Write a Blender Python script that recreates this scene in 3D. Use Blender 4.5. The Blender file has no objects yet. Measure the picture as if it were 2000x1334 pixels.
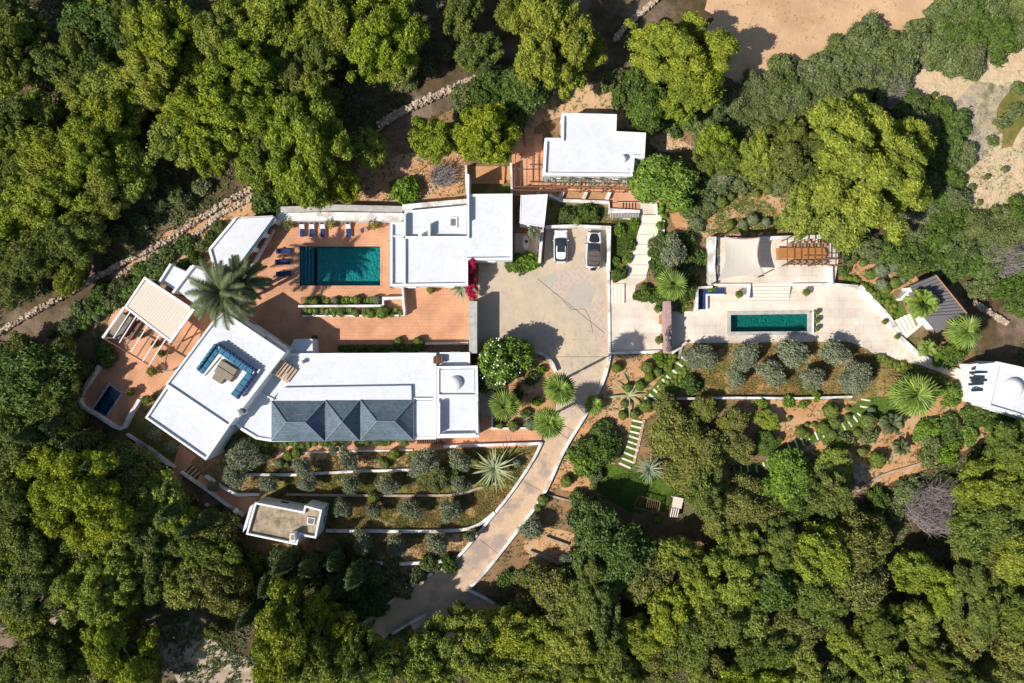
import bpy, bmesh, math, random
import numpy as np
from mathutils import Vector, noise as mnoise
R_ = math.radians
SC = bpy.context.scene
COL = SC.collection
H = 92.0            # camera height above the terrace level
S = 14.5            # photograph pixels per metre at level 0

# ------------------------------------------------------------------ camera, sky, sun, exposure
cam_d = bpy.data.cameras.new('camera'); cam = bpy.data.objects.new('camera', cam_d); COL.objects.link(cam)
cam.location = (0, 0, H); cam.rotation_euler = (0, 0, 0)
cam_d.sensor_width = 36.0; cam_d.lens = 36.0 * H / (2000 / S); cam_d.clip_end = 5000
SC.camera = cam
SUN_AZ, SUN_EL = R_(27), R_(42)       # azimuth of the shadows (anticlockwise from +X), sun elevation
world = bpy.data.worlds.new('World'); SC.world = world; world.use_nodes = True
wn = world.node_tree.nodes; wl = world.node_tree.links
sky = wn.new('ShaderNodeTexSky'); sky.sky_type = 'NISHITA'; sky.sun_disc = False
sky.sun_elevation = SUN_EL
sdx, sdy = -math.cos(SUN_AZ), -math.sin(SUN_AZ)
sky.sun_rotation = math.atan2(sdx, sdy)
wl.new(sky.outputs[0], wn['Background'].inputs[0]); wn['Background'].inputs[1].default_value = 0.082
sun_d = bpy.data.lights.new('sun', 'SUN'); sun_d.energy = 4.9; sun_d.angle = R_(0.5); sun_d.color = (1.0, 0.945, 0.86)
sun = bpy.data.objects.new('sun', sun_d); COL.objects.link(sun)
ldir = Vector((math.cos(SUN_AZ)*math.cos(SUN_EL), math.sin(SUN_AZ)*math.cos(SUN_EL), -math.sin(SUN_EL)))
sun.rotation_euler = ldir.to_track_quat('-Z', 'Y').to_euler(); sun.location = (-60, -30, 90)
SC.view_settings.view_transform = 'Standard'; SC.view_settings.look = 'None'
SC.view_settings.exposure = 0.32; SC.view_settings.gamma = 1; SC.view_settings.use_curve_mapping = False

# ------------------------------------------------------------------ terrain height and pixel -> world
def sstep(a, b, x):
    t = min(1, max(0, (x-a)/(b-a))); return t*t*(3-2*t)
def g(X, Y):
    z = 0.0
    if Y < -16: z -= (-16-Y)*0.09
    d = math.hypot(max(0, abs(X-5)-48), max(0, abs(Y-3)-20))
    m = sstep(4, 16, d)
    if m > 0: z += m*0.7*mnoise.noise(Vector((X/26, Y/26, 3.3)))
    return z
def W(px, py, z):
    k = (H-z)/H/S
    return ((px-1000)*k, (667-py)*k, z)
def G(px, py, h=0.0):
    z = h; X = Y = 0
    for _ in range(4):
        X, Y, _z = W(px, py, z); z = g(X, Y)+h
    return (X, Y, z)

# ------------------------------------------------------------------ materials
MT = {}
def mat(name, c, rough=0.7, c2=None, scale=1.0, bump=0.0, bscale=8.0, spec=0.3, metallic=0.0, c3=None, s3=0.15, trans=0.0, island=0.0, objvar=0.0, wave=None):
    m = bpy.data.materials.new(name); m.use_nodes = True; MT[name] = m
    nt = m.node_tree; N = nt.nodes; L = nt.links; b = N['Principled BSDF']
    b.inputs['Roughness'].default_value = rough; b.inputs['Specular IOR Level'].default_value = spec; b.inputs['Metallic'].default_value = metallic
    tc = N.new('ShaderNodeTexCoord')
    def nz(sc, det=6, r=0.6):
        n = N.new('ShaderNodeTexNoise'); n.inputs['Scale'].default_value = sc; n.inputs['Detail'].default_value = det
        n.inputs['Roughness'].default_value = r; L.new(geo.outputs['Position'] if geo else tc.outputs['Object'], n.inputs['Vector']); return n
    geo = N.new('ShaderNodeNewGeometry')
    def mix(fac, A, B):
        x = N.new('ShaderNodeMix'); x.data_type = 'RGBA'
        if hasattr(fac, 'is_output'): L.new(fac, x.inputs[0])
        else: x.inputs[0].default_value = fac
        for v, i in ((A, 6), (B, 7)):
            if hasattr(v, 'is_output'): L.new(v, x.inputs[i])
            else: x.inputs[i].default_value = (*v, 1)
        return x.outputs[2]
    def ramp(s, a, bb):
        r = N.new('ShaderNodeMapRange'); r.inputs['From Min'].default_value = a; r.inputs['From Max'].default_value = bb
        L.new(s, r.inputs[0]); return r.outputs[0]
    col = c
    if c2 is not None: col = mix(ramp(nz(scale).outputs[0], 0.38, 0.62), col, c2)
    if c3 is not None: col = mix(ramp(nz(s3, 8, 0.65).outputs[0], 0.48, 0.62), col, c3)
    if wave:
        wv = N.new('ShaderNodeTexWave'); wv.inputs['Scale'].default_value = wave[0]; wv.inputs['Distortion'].default_value = wave[2]
        mp = N.new('ShaderNodeMapping'); mp.inputs['Rotation'].default_value = (0, 0, R_(wave[1])); L.new(geo.outputs['Position'], mp.inputs[0]); L.new(mp.outputs[0], wv.inputs[0])
        col = mix(ramp(wv.outputs[0], 0.1, 0.9), col, wave[3])
    if island or objvar:
        hs = N.new('ShaderNodeHueSaturation')
        if hasattr(col, 'is_output'): L.new(col, hs.inputs['Color'])
        else: hs.inputs['Color'].default_value = (*col, 1)
        oi = N.new('ShaderNodeObjectInfo')
        def mm(s, a, bb):
            r = N.new('ShaderNodeMapRange'); r.inputs['To Min'].default_value = a; r.inputs['To Max'].default_value = bb; L.new(s, r.inputs[0]); return r.outputs[0]
        if island:
            L.new(mm(geo.outputs['Random Per Island'], 1-island, 1+island), hs.inputs['Value'])
        if objvar:
            L.new(mm(oi.outputs['Random'], 0.5-objvar*0.014, 0.5+objvar*0.03), hs.inputs['Hue'])
            m1 = N.new('ShaderNodeMath'); m1.operation = 'MULTIPLY'; m1.inputs[1].default_value = 17.3; L.new(oi.outputs['Random'], m1.inputs[0])
            m2 = N.new('ShaderNodeMath'); m2.operation = 'FRACT'; L.new(m1.outputs[0], m2.inputs[0])
            L.new(mm(m2.outputs[0], 1.04, 1-objvar*0.22), hs.inputs['Saturation'])
        col = hs.outputs[0]
    if hasattr(col, 'is_output'): L.new(col, b.inputs['Base Color'])
    else: b.inputs['Base Color'].default_value = (*col, 1)
    if bump:
        bp = N.new('ShaderNodeBump'); bp.inputs['Strength'].default_value = 1.0; bp.inputs['Distance'].default_value = bump
        L.new(nz(bscale, 8, 0.65).outputs[0], bp.inputs['Height']); L.new(bp.outputs[0], b.inputs['Normal'])
    if trans:
        tr = N.new('ShaderNodeBsdfTranslucent'); ms = N.new('ShaderNodeMixShader'); ms.inputs[0].default_value = trans
        if hasattr(col, 'is_output'): L.new(col, tr.inputs[0])
        else: tr.inputs[0].default_value = (*col, 1)
        L.new(b.outputs[0], ms.inputs[1]); L.new(tr.outputs[0], ms.inputs[2]); L.new(ms.outputs[0], N['Material Output'].inputs[0])
    return m
def water(name, tint, rough=0.03):
    m = bpy.data.materials.new(name); m.use_nodes = True; MT[name] = m
    nt = m.node_tree; N = nt.nodes; L = nt.links; N.remove(N['Principled BSDF'])
    t = N.new('ShaderNodeBsdfTransparent'); t.inputs[0].default_value = (*tint, 1)
    gl = N.new('ShaderNodeBsdfGlossy'); gl.inputs['Roughness'].default_value = rough
    fr = N.new('ShaderNodeFresnel'); fr.inputs[0].default_value = 1.33
    bp = N.new('ShaderNodeBump'); bp.inputs['Distance'].default_value = 0.012; nz = N.new('ShaderNodeTexNoise'); nz.inputs['Scale'].default_value = 3.5
    ge = N.new('ShaderNodeNewGeometry'); L.new(ge.outputs['Position'], nz.inputs['Vector']); L.new(nz.outputs[0], bp.inputs['Height']); L.new(bp.outputs[0], gl.inputs['Normal']); L.new(bp.outputs[0], fr.inputs['Normal'])
    ms = N.new('ShaderNodeMixShader'); L.new(fr.outputs[0], ms.inputs[0]); L.new(t.outputs[0], ms.inputs[1]); L.new(gl.outputs[0], ms.inputs[2])
    L.new(ms.outputs[0], N['Material Output'].inputs[0]); return m
def tiles(name, c1, c2, mortar, sx, sy, rot=0, rough=0.7, msize=0.02, bump=0.01, c3=None):
    m = bpy.data.materials.new(name); m.use_nodes = True; MT[name] = m
    nt = m.node_tree; N = nt.nodes; L = nt.links; b = N['Principled BSDF']; b.inputs['Roughness'].default_value = rough; b.inputs['Specular IOR Level'].default_value = 0.25
    ge = N.new('ShaderNodeNewGeometry'); mp = N.new('ShaderNodeMapping'); mp.inputs['Rotation'].default_value = (0, 0, R_(rot)); L.new(ge.outputs['Position'], mp.inputs[0])
    br = N.new('ShaderNodeTexBrick'); br.inputs['Scale'].default_value = 1.0; br.inputs['Brick Width'].default_value = sx; br.inputs['Row Height'].default_value = sy
    br.inputs['Mortar Size'].default_value = msize; br.inputs['Color1'].default_value = (*c1, 1); br.inputs['Color2'].default_value = (*c2, 1); br.inputs['Mortar'].default_value = (*mortar, 1)
    L.new(mp.outputs[0], br.inputs[0])
    nz = N.new('ShaderNodeTexNoise'); nz.inputs['Scale'].default_value = 0.35; nz.inputs['Detail'].default_value = 8; L.new(ge.outputs['Position'], nz.inputs[0])
    mr = N.new('ShaderNodeMapRange'); mr.inputs['From Min'].default_value = 0.35; mr.inputs['From Max'].default_value = 0.65; mr.inputs['To Min'].default_value = 0.78; mr.inputs['To Max'].default_value = 1.08; L.new(nz.outputs[0], mr.inputs[0])
    mx = N.new('ShaderNodeHueSaturation'); L.new(br.outputs[0], mx.inputs['Color']); L.new(mr.outputs[0], mx.inputs['Value'])
    L.new(mx.outputs[0], b.inputs['Base Color'])
    bp = N.new('ShaderNodeBump'); bp.inputs['Distance'].default_value = bump; bp.invert = True; L.new(br.outputs['Fac'], bp.inputs['Height']); L.new(bp.outputs[0], b.inputs['Normal'])
    return m

mat('plaster', (0.74, 0.74, 0.745), 0.85, (0.70, 0.70, 0.71), 0.5, 0.004, 12, 0.1, c3=(0.70, 0.69, 0.67), s3=0.35)
mat('roof_white', (0.64, 0.66, 0.69), 0.8, (0.61, 0.63, 0.665), 0.35, 0.004, 10, 0.1, c3=(0.585, 0.595, 0.61), s3=1.3)
mat('parapet_white', (0.79, 0.79, 0.785), 0.85, (0.74, 0.74, 0.735), 1.4, 0.004, 14, 0.1)
mat('wall_white', (0.74, 0.73, 0.71), 0.9, (0.66, 0.65, 0.62), 0.9, 0.01, 8, 0.05, c3=(0.45, 0.40, 0.34), s3=0.55)
mat('litter', (0.20, 0.14, 0.07), 0.9, (0.12, 0.11, 0.05), 2, island=0.5)
mat('blue_white', (0.60, 0.70, 0.80), 0.7, (0.56, 0.66, 0.77), 0.6, 0.003, 10, 0.2)
mat('soil', (0.33, 0.185, 0.10), 1.0, (0.25, 0.15, 0.085), 0.7, 0.10, 3.5, 0.0, c3=(0.15, 0.125, 0.06), s3=0.16)
mat('forest_soil', (0.13, 0.085, 0.05), 1.0, (0.07, 0.06, 0.03), 0.6, 0.12, 2.5, 0.0, c3=(0.24, 0.17, 0.12), s3=0.12)
mat('red_soil', (0.54, 0.29, 0.145), 1.0, (0.45, 0.235, 0.115), 0.6, 0.07, 4, 0.0, c3=(0.52, 0.33, 0.19), s3=0.4)
mat('sand', (0.60, 0.40, 0.235), 1.0, (0.53, 0.345, 0.20), 0.25, 0.05, 3, 0.0, c3=(0.46, 0.29, 0.17), s3=0.09)
mat('pale_sand', (0.64, 0.49, 0.31), 1.0, (0.56, 0.42, 0.265), 0.7, 0.14, 2, 0.0, c3=(0.50, 0.38, 0.25), s3=0.8)
mat('grey_scree', (0.35, 0.29, 0.23), 1.0, (0.50, 0.40, 0.27), 0.9, 0.12, 3, 0.0, c3=(0.17, 0.17, 0.09), s3=0.35)
mat('dry_grass', (0.42, 0.26, 0.115), 1.0, (0.25, 0.185, 0.065), 0.8, 0.08, 5, 0.0, c3=(0.12, 0.125, 0.035), s3=0.22)
mat('olive_grass', (0.19, 0.17, 0.045), 1.0, (0.13, 0.135, 0.035), 0.8, 0.06, 6, 0.0, c3=(0.32, 0.205, 0.085), s3=0.25)
mat('lawn', (0.10, 0.17, 0.025), 0.95, (0.08, 0.14, 0.022), 1.5, 0.05, 14, 0.0, c3=(0.10, 0.145, 0.03), s3=0.3)
tiles('terracotta', (0.66, 0.325, 0.18), (0.62, 0.30, 0.165), (0.50, 0.29, 0.19), 0.42, 0.42, 0, 0.8, 0.02)
tiles('terracotta_turned', (0.64, 0.315, 0.175), (0.60, 0.29, 0.155), (0.48, 0.28, 0.18), 0.42, 0.42, 35, 0.8, 0.02)
tiles('cream_paving', (0.74, 0.635, 0.525), (0.70, 0.60, 0.49), (0.60, 0.51, 0.41), 1.1, 1.1, 0, 0.85, 0.012)
mat('cream_step', (0.78, 0.69, 0.58), 0.85, (0.74, 0.645, 0.535), 1.0, 0.004, 10, 0.1)
mat('concrete', (0.53, 0.43, 0.325), 0.9, (0.45, 0.365, 0.28), 0.6, 0.008, 9, 0.1, c3=(0.585, 0.45, 0.315), s3=0.22)
mat('tyre_mark', (0.47, 0.365, 0.265), 0.9, (0.52, 0.42, 0.315), 1.2)
mat('rust_stain', (0.56, 0.37, 0.20), 0.9, (0.52, 0.42, 0.315), 2.2)
mat('concrete_patch', (0.46, 0.40, 0.33), 0.9, (0.43, 0.37, 0.31), 0.9, 0.006, 12, 0.1)
mat('concrete_rough', (0.55, 0.44, 0.35), 0.95, (0.46, 0.36, 0.29), 2.2, 0.03, 7, 0.1)
mat('road', (0.58, 0.41, 0.275), 0.9, (0.53, 0.38, 0.26), 0.4, 0.006, 8, 0.1, c3=(0.34, 0.27, 0.215), s3=0.3)
mat('track', (0.45, 0.36, 0.28), 1.0, (0.38, 0.30, 0.22), 0.6, 0.04, 4, 0.0, c3=(0.26, 0.19, 0.12), s3=0.3)
tiles('slate', (0.155, 0.215, 0.26), (0.10, 0.15, 0.19), (0.06, 0.085, 0.11), 0.36, 0.2, 0, 0.6, 0.012, 0.02)
mat('slate_ridge', (0.21, 0.255, 0.29), 0.6, (0.17, 0.21, 0.25), 2)
mat('ribbed_grey', (0.135, 0.125, 0.13), 0.6, (0.115, 0.105, 0.11), 1.2, wave=(1.15, 53, 0.0, (0.16, 0.15, 0.155)))
mat('gravel_roof', (0.42, 0.33, 0.23), 0.95, (0.27, 0.21, 0.14), 1.4, 0.03, 9, 0.05, c3=(0.19, 0.155, 0.10), s3=0.8)
mat('wood', (0.42, 0.245, 0.125), 0.7, (0.33, 0.19, 0.09), 3, 0.004, 20)
mat('pale_wood', (0.52, 0.37, 0.24), 0.75, (0.45, 0.31, 0.20), 3)
mat('dark_wood', (0.12, 0.05, 0.03), 0.7, (0.08, 0.035, 0.022), 3)
mat('rust_wood', (0.19, 0.095, 0.06), 0.75, (0.14, 0.07, 0.045), 4)
mat('orange_wood', (0.48, 0.21, 0.06), 0.55, (0.40, 0.17, 0.05), 3)
mat('bark', (0.17, 0.125, 0.09), 0.95, (0.10, 0.075, 0.055), 3, 0.03, 9)
mat('grey_bark', (0.30, 0.27, 0.25), 0.95, (0.20, 0.17, 0.16), 3, 0.02, 9)
mat('stone', (0.50, 0.41, 0.31), 0.95, (0.38, 0.29, 0.21), 1.5, 0.03, 6, 0.05, island=0.3)
mat('stone_grey', (0.47, 0.45, 0.42), 0.9, (0.36, 0.34, 0.31), 1.2, 0.01, 8)
mat('pink_stone', (0.45, 0.30, 0.29), 0.95, (0.34, 0.21, 0.21), 2.5, 0.03, 6)
mat('fabric_beige', (0.68, 0.60, 0.50), 0.95, (0.66, 0.58, 0.48), 1.0, wave=(0.55, 36, 1.0, (0.66, 0.57, 0.47)))
mat('sail', (0.70, 0.655, 0.56), 0.95, (0.67, 0.625, 0.53), 0.6, trans=0.25)
mat('fabric_blue', (0.035, 0.135, 0.225), 0.95, (0.055, 0.18, 0.27), 2.5, 0.01, 5)
mat('fabric_navy', (0.018, 0.03, 0.10), 0.95, (0.03, 0.05, 0.15), 3, 0.01, 6)
mat('fabric_white', (0.72, 0.73, 0.76), 0.95, (0.60, 0.61, 0.66), 5)
mat('fabric_taupe', (0.27, 0.225, 0.17), 0.9, (0.23, 0.19, 0.14), 2)
mat('fabric_grey', (0.20, 0.19, 0.18), 0.95, (0.15, 0.14, 0.13), 2)
mat('tile_teal', (0.03, 0.36, 0.35), 0.5, (0.02, 0.28, 0.285), 1.2, c3=(0.04, 0.42, 0.40), s3=2.5)  # lighter mottling puts caustic light into the tile colour
mat('tile_green', (0.02, 0.27, 0.215), 0.5, (0.012, 0.20, 0.165), 2.0, c3=(0.03, 0.23, 0.18), s3=2.5)
mat('tile_dark', (0.04, 0.30, 0.36), 0.5, (0.03, 0.24, 0.30), 2.0)
water('water_teal', (0.62, 0.93, 0.94)); water('water_blue', (0.35, 0.65, 0.82))
mat('glass', (0.03, 0.04, 0.05), 0.08, spec=0.8); mat('metal_white', (0.8, 0.8, 0.8), 0.4); mat('metal_dark', (0.04, 0.04, 0.045), 0.4)
mat('car_white', (0.78, 0.79, 0.81), 0.18, spec=0.6); mat('car_black', (0.025, 0.026, 0.03), 0.3, spec=0.5); mat('tyre', (0.02, 0.02, 0.02), 0.8)
mat('car_roof_brown', (0.10, 0.075, 0.07), 0.75, (0.12, 0.09, 0.085), 2); mat('lamp_red', (0.35, 0.02, 0.02), 0.3); mat('chrome', (0.7, 0.7, 0.72), 0.2, metallic=1)
mat('pine', (0.31, 0.345, 0.032), 0.8, (0.20, 0.245, 0.028), 0.45, spec=0.15, trans=0.18, island=0.45, objvar=0.5)
mat('pine_core', (0.055, 0.065, 0.015), 0.9)  # dark filling of leaf clumps; shade of crown gaps put into its colour
mat('pine_dark', (0.195, 0.225, 0.038), 0.8, (0.12, 0.155, 0.03), 0.45, spec=0.15, trans=0.15, island=0.4, objvar=0.4)
mat('broad', (0.115, 0.175, 0.030), 0.7, (0.085, 0.135, 0.025), 0.6, spec=0.25, trans=0.18, island=0.4, objvar=0.3)
mat('bright', (0.20, 0.30, 0.030), 0.7, (0.14, 0.235, 0.03), 0.7, spec=0.25, trans=0.2, island=0.4, objvar=0.2)
mat('olive', (0.27, 0.29, 0.175), 0.8, (0.195, 0.22, 0.125), 0.9, spec=0.2, trans=0.12, island=0.35, objvar=0.15)
mat('macchia', (0.18, 0.205, 0.075), 0.85, (0.125, 0.165, 0.05), 0.5, spec=0.15, trans=0.12, island=0.4, objvar=0.5)
mat('oak', (0.215, 0.22, 0.05), 0.8, (0.165, 0.175, 0.04), 0.6, spec=0.2, trans=0.12, island=0.45, objvar=0.2)
mat('cypress', (0.085, 0.115, 0.035), 0.85, (0.06, 0.085, 0.028), 0.8, spec=0.15, island=0.35)
mat('topiary', (0.175, 0.215, 0.035), 0.85, (0.125, 0.17, 0.03), 1.2, spec=0.2, trans=0.1, island=0.3, objvar=0.4)
mat('topiary_grey', (0.19, 0.22, 0.12), 0.85, (0.145, 0.18, 0.09), 1.2, spec=0.2, trans=0.1, island=0.3, objvar=0.2)
mat('palm', (0.22, 0.30, 0.045), 0.6, (0.15, 0.23, 0.04), 0.8, spec=0.35, trans=0.15, island=0.45)
mat('palm_dark', (0.095, 0.115, 0.04), 0.6, (0.10, 0.135, 0.055), 0.8, spec=0.35, trans=0.12, island=0.3)
mat('agave', (0.36, 0.38, 0.19), 0.6, (0.26, 0.31, 0.17), 1.2, spec=0.3, island=0.2)
mat('agave_green', (0.24, 0.30, 0.18), 0.6, (0.18, 0.24, 0.14), 1.2, spec=0.3, island=0.2)
mat('magenta', (0.62, 0.02, 0.11), 0.7, (0.45, 0.012, 0.06), 3, trans=0.2, island=0.3)
mat('flower_white', (0.8, 0.8, 0.76), 0.8)
mat('dead_twig', (0.30, 0.26, 0.25), 0.95, (0.22, 0.18, 0.17), 1, island=0.3)
mat('pot_clay', (0.40, 0.19, 0.10), 0.8); mat('yellow', (0.6, 0.42, 0.05), 0.8)

# ------------------------------------------------------------------ mesh builders
class MB:
    def __init__(s): s.v = []; s.f = []
    def add(s, vs, fs):
        o = len(s.v); s.v += [tuple(v) for v in vs]; s.f += [tuple(i+o for i in f) for f in fs]; return s
    def box(s, c, d, rz=0.0, taper=1.0):
        x, y, z = d[0]/2, d[1]/2, d[2]/2; ca, sa = math.cos(rz), math.sin(rz); vs = []
        for zz, t in ((-z, 1), (z, taper)):
            for a, b in ((-x, -y), (x, -y), (x, y), (-x, y)):
                vs.append((c[0]+(a*ca-b*sa)*t, c[1]+(a*sa+b*ca)*t, c[2]+zz))
        return s.add(vs, [(3, 2, 1, 0), (4, 5, 6, 7), (0, 1, 5, 4), (1, 2, 6, 5), (2, 3, 7, 6), (3, 0, 4, 7)])
    def prism(s, poly, z0, z1, top=True, bottom=True):
        n = len(poly); area = sum(poly[i][0]*poly[(i+1) % n][1]-poly[(i+1) % n][0]*poly[i][1] for i in range(n))
        if area < 0: poly = poly[::-1]
        vs = [(p[0], p[1], z0) for p in poly]+[(p[0], p[1], z1) for p in poly]
        fs = [(i, (i+1) % n, n+(i+1) % n, n+i) for i in range(n)]
        if top: fs.append(tuple(range(n, 2*n)))
        if bottom: fs.append(tuple(range(n-1, -1, -1)))
        return s.add(vs, fs)
    def ring(s, outer, inner, z0, z1):
        n = len(outer)
        vs = [(*p[:2], z0) for p in outer]+[(*p[:2], z1) for p in outer]+[(*p[:2], z1) for p in inner]+[(*p[:2], z0) for p in inner]
        fs = []
        for i in range(n):
            j = (i+1) % n
            fs += [(i, j, n+j, n+i), (n+i, n+j, 2*n+j, 2*n+i), (2*n+i, 2*n+j, 3*n+j, 3*n+i)]
        return s.add(vs, fs)
    def tube(s, pts, rad, n=6, cap=True):
        rings = []; o = len(s.v)
        for i, p in enumerate(pts):
            p = Vector(p); a = Vector(pts[max(0, i-1)]); b = Vector(pts[min(len(pts)-1, i+1)]); d = (b-a).normalized()
            u = d.cross(Vector((0, 0, 1)));
            if u.length < 1e-3: u = Vector((1, 0, 0))
            u.normalize(); w = u.cross(d); r = rad[i] if isinstance(rad, (list, tuple)) else rad
            for k in range(n):
                t = 2*math.pi*k/n; s.v.append(tuple(p+(u*math.cos(t)+w*math.sin(t))*r))
        for i in range(len(pts)-1):
            for k in range(n):
                a = o+i*n+k; b = o+i*n+(k+1) % n; s.f.append((a, b, b+n, a+n))
        if cap:
            s.f.append(tuple(o+k for k in range(n-1, -1, -1))); e = o+(len(pts)-1)*n; s.f.append(tuple(e+k for k in range(n)))
        return s
    def lathe(s, c, prof, n=20):
        o = len(s.v)
        for r, z in prof:
            for k in range(n):
                t = 2*math.pi*k/n; s.v.append((c[0]+r*math.cos(t), c[1]+r*math.sin(t), c[2]+z))
        for i in range(len(prof)-1):
            for k in range(n):
                a = o+i*n+k; b = o+i*n+(k+1) % n; s.f.append((a, b, b+n, a+n))
        s.f.append(tuple(o+k for k in range(n-1, -1, -1))); e = o+(len(prof)-1)*n; s.f.append(tuple(e+k for k in range(n)))
        return s
    def build(s, name, m, parent=None, smooth=False, bevel=0.0):
        me = bpy.data.meshes.new(name)
        off = Vector(parent.location) if parent is not None else Vector((0, 0, 0))
        if parent is not None and parent.parent is not None: off = off+Vector(parent.parent.location)
        me.from_pydata([(v[0]-off.x, v[1]-off.y, v[2]-off.z) for v in s.v], [], s.f)
        if smooth:
            for p in me.polygons: p.use_smooth = True
        me.materials.append(MT[m]); me.update()
        if bevel:
            bm = bmesh.new(); bm.from_mesh(me); bmesh.ops.remove_doubles(bm, verts=bm.verts, dist=1e-5)
            bmesh.ops.bevel(bm, geom=[e for e in bm.edges if e.calc_face_angle(0) > 0.6], offset=bevel, segments=2, affect='EDGES', profile=0.6)
            bm.to_mesh(me); bm.free()
        o = bpy.data.objects.new(name, me); COL.objects.link(o)
        if parent is not None: o.parent = parent
        return o
def fast_mesh(name, V, F, m, mids=None):
    me = bpy.data.meshes.new(name); n = len(F); k = F.shape[1]
    me.vertices.add(len(V)); me.vertices.foreach_set('co', V.astype(np.float32).ravel())
    me.loops.add(n*k); me.loops.foreach_set('vertex_index', F.astype(np.int32).ravel())
    me.polygons.add(n); me.polygons.foreach_set('loop_start', np.arange(0, n*k, k, dtype=np.int32))
    if isinstance(m, str): me.materials.append(MT[m])
    else:
        for a in m: me.materials.append(MT[a])
        me.polygons.foreach_set('material_index', mids.astype(np.int32))
    me.update(calc_edges=True); me.validate(); return me
def tag(o, label=None, cat=None, group=None, kind=None):
    if label: o['label'] = label
    if cat: o['category'] = cat
    if group: o['group'] = group
    if kind: o['kind'] = kind
    return o
def empty(name, loc, label=None, cat=None, group=None, rz=0.0):
    o = bpy.data.objects.new(name, None); COL.objects.link(o); o.location = loc; o.rotation_euler = (0, 0, rz); o.empty_display_size = 0.3
    return tag(o, label, cat, group)
def copy_tree(o, parent=None):
    c = o.copy(); COL.objects.link(c)
    if parent is not None: c.parent = parent
    for ch in list(o.children): copy_tree(ch, c)
    return c
def inset(poly, d):
    n = len(poly); area = sum(poly[i][0]*poly[(i+1) % n][1]-poly[(i+1) % n][0]*poly[i][1] for i in range(n)); sg = 1 if area > 0 else -1; out = []
    for i in range(n):
        p0 = Vector(poly[i-1][:2]); p1 = Vector(poly[i][:2]); p2 = Vector(poly[(i+1) % n][:2])
        e1 = (p1-p0).normalized(); e2 = (p2-p1).normalized(); n1 = Vector((-e1.y, e1.x))*sg; n2 = Vector((-e2.y, e2.x))*sg
        b = (n1+n2); b = b/max(0.3, b.dot(n1)) if b.length > 1e-6 else n1
        out.append(tuple(p1+b*d))
    return out
def sheet(name, poly, m, dz, kind='structure', holes=(), wob=0.0, step=2.0, thick=0.0, parent=None, flat=None, seed=0):
    """ground-following sheet from pixel polygon"""
    pts = [G(*p) for p in poly] if flat is None else [W(p[0], p[1], flat) for p in poly]
    pts = [Vector(p[:2]) for p in pts]
    if wob:
        q = []
        rnd = random.Random(seed or len(name))
        for i, p in enumerate(pts):
            p2 = pts[(i+1) % len(pts)]; n = max(1, int((p2-p).length/0.8)); d = (p2-p).normalized(); nn = Vector((-d.y, d.x))
            for k in range(n):
                c = p+(p2-p)*k/n; w = wob*(mnoise.noise(Vector((c.x*0.5, c.y*0.5, 7.7)))*1.6+rnd.uniform(-.35, .35)); q.append(c+nn*w)
        pts = q
    bm = bmesh.new(); bm.faces.new([bm.verts.new((p.x, p.y, 0)) for p in pts])
    bmesh.ops.triangulate(bm, faces=bm.faces[:])
    if flat is None:
        x0 = min(p.x for p in pts); x1 = max(p.x for p in pts); y0 = min(p.y for p in pts); y1 = max(p.y for p in pts)
        sl = y0 < -15 or x0 < -44 or x1 > 54 or y1 > 24
        st = step if sl else 1e9
        x = math.floor(x0/st)*st
        while x < x1 and sl:
            bmesh.ops.bisect_plane(bm, geom=bm.verts[:]+bm.edges[:]+bm.faces[:], plane_co=(x, 0, 0), plane_no=(1, 0, 0)); x += st
        y = math.floor(y0/st)*st
        while y < y1 and sl:
            bmesh.ops.bisect_plane(bm, geom=bm.verts[:]+bm.edges[:]+bm.faces[:], plane_co=(0, y, 0), plane_no=(0, 1, 0)); y += st
    for h in holes: cut_hole(bm, h)
    if thick:
        r = bmesh.ops.extrude_face_region(bm, geom=bm.faces[:])
        tv = {v for v in r['geom'] if isinstance(v, bmesh.types.BMVert)}
        for v in bm.verts: v.co.z = (flat if flat is not None else g(v.co.x, v.co.y)+dz)-(0 if v in tv else thick)
        bmesh.ops.recalc_face_normals(bm, faces=bm.faces[:])
    else:
        for v in bm.verts: v.co.z = (flat if flat is not None else g(v.co.x, v.co.y)+dz)
        for f in bm.faces:
            f.normal_update()
            if f.normal.z < 0: f.normal_flip()
    me = bpy.data.meshes.new(name); bm.to_mesh(me); bm.free(); me.materials.append(MT[m])
    o = bpy.data.objects.new(name, me); COL.objects.link(o)
    if kind: o['kind'] = kind
    if parent: o.parent = parent
    return o
def cut_hole(bm, h):
    n = len(h)
    area = sum(h[i][0]*h[(i+1) % n][1]-h[(i+1) % n][0]*h[i][1] for i in range(n)); h = h if area > 0 else h[::-1]
    cx = sum(p[0] for p in h)/n; cy = sum(p[1] for p in h)/n; rad = max(math.hypot(p[0]-cx, p[1]-cy) for p in h)
    for i in range(n):
        a = Vector(h[i]); b = Vector(h[(i+1) % n]); d = (b-a).normalized(); no = (d.y, -d.x, 0)
        bmesh.ops.bisect_plane(bm, geom=bm.verts[:]+bm.edges[:]+bm.faces[:], plane_co=(a.x, a.y, 0), plane_no=no)
    def inside(x, y): return all((h[(i+1) % n][0]-h[i][0])*(y-h[i][1])-(h[(i+1) % n][1]-h[i][1])*(x-h[i][0]) > 1e-4 for i in range(n))
    kill = [f for f in bm.faces if inside(*f.calc_center_median()[:2])]
    bmesh.ops.delete(bm, geom=kill, context='FACES')
def inpoly(x, y, poly):
    c = False; n = len(poly); j = n-1
    for i in range(n):
        if (poly[i][1] > y) != (poly[j][1] > y) and x < (poly[j][0]-poly[i][0])*(y-poly[i][1])/(poly[j][1]-poly[i][1])+poly[i][0]: c = not c
        j = i
    return c

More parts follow.
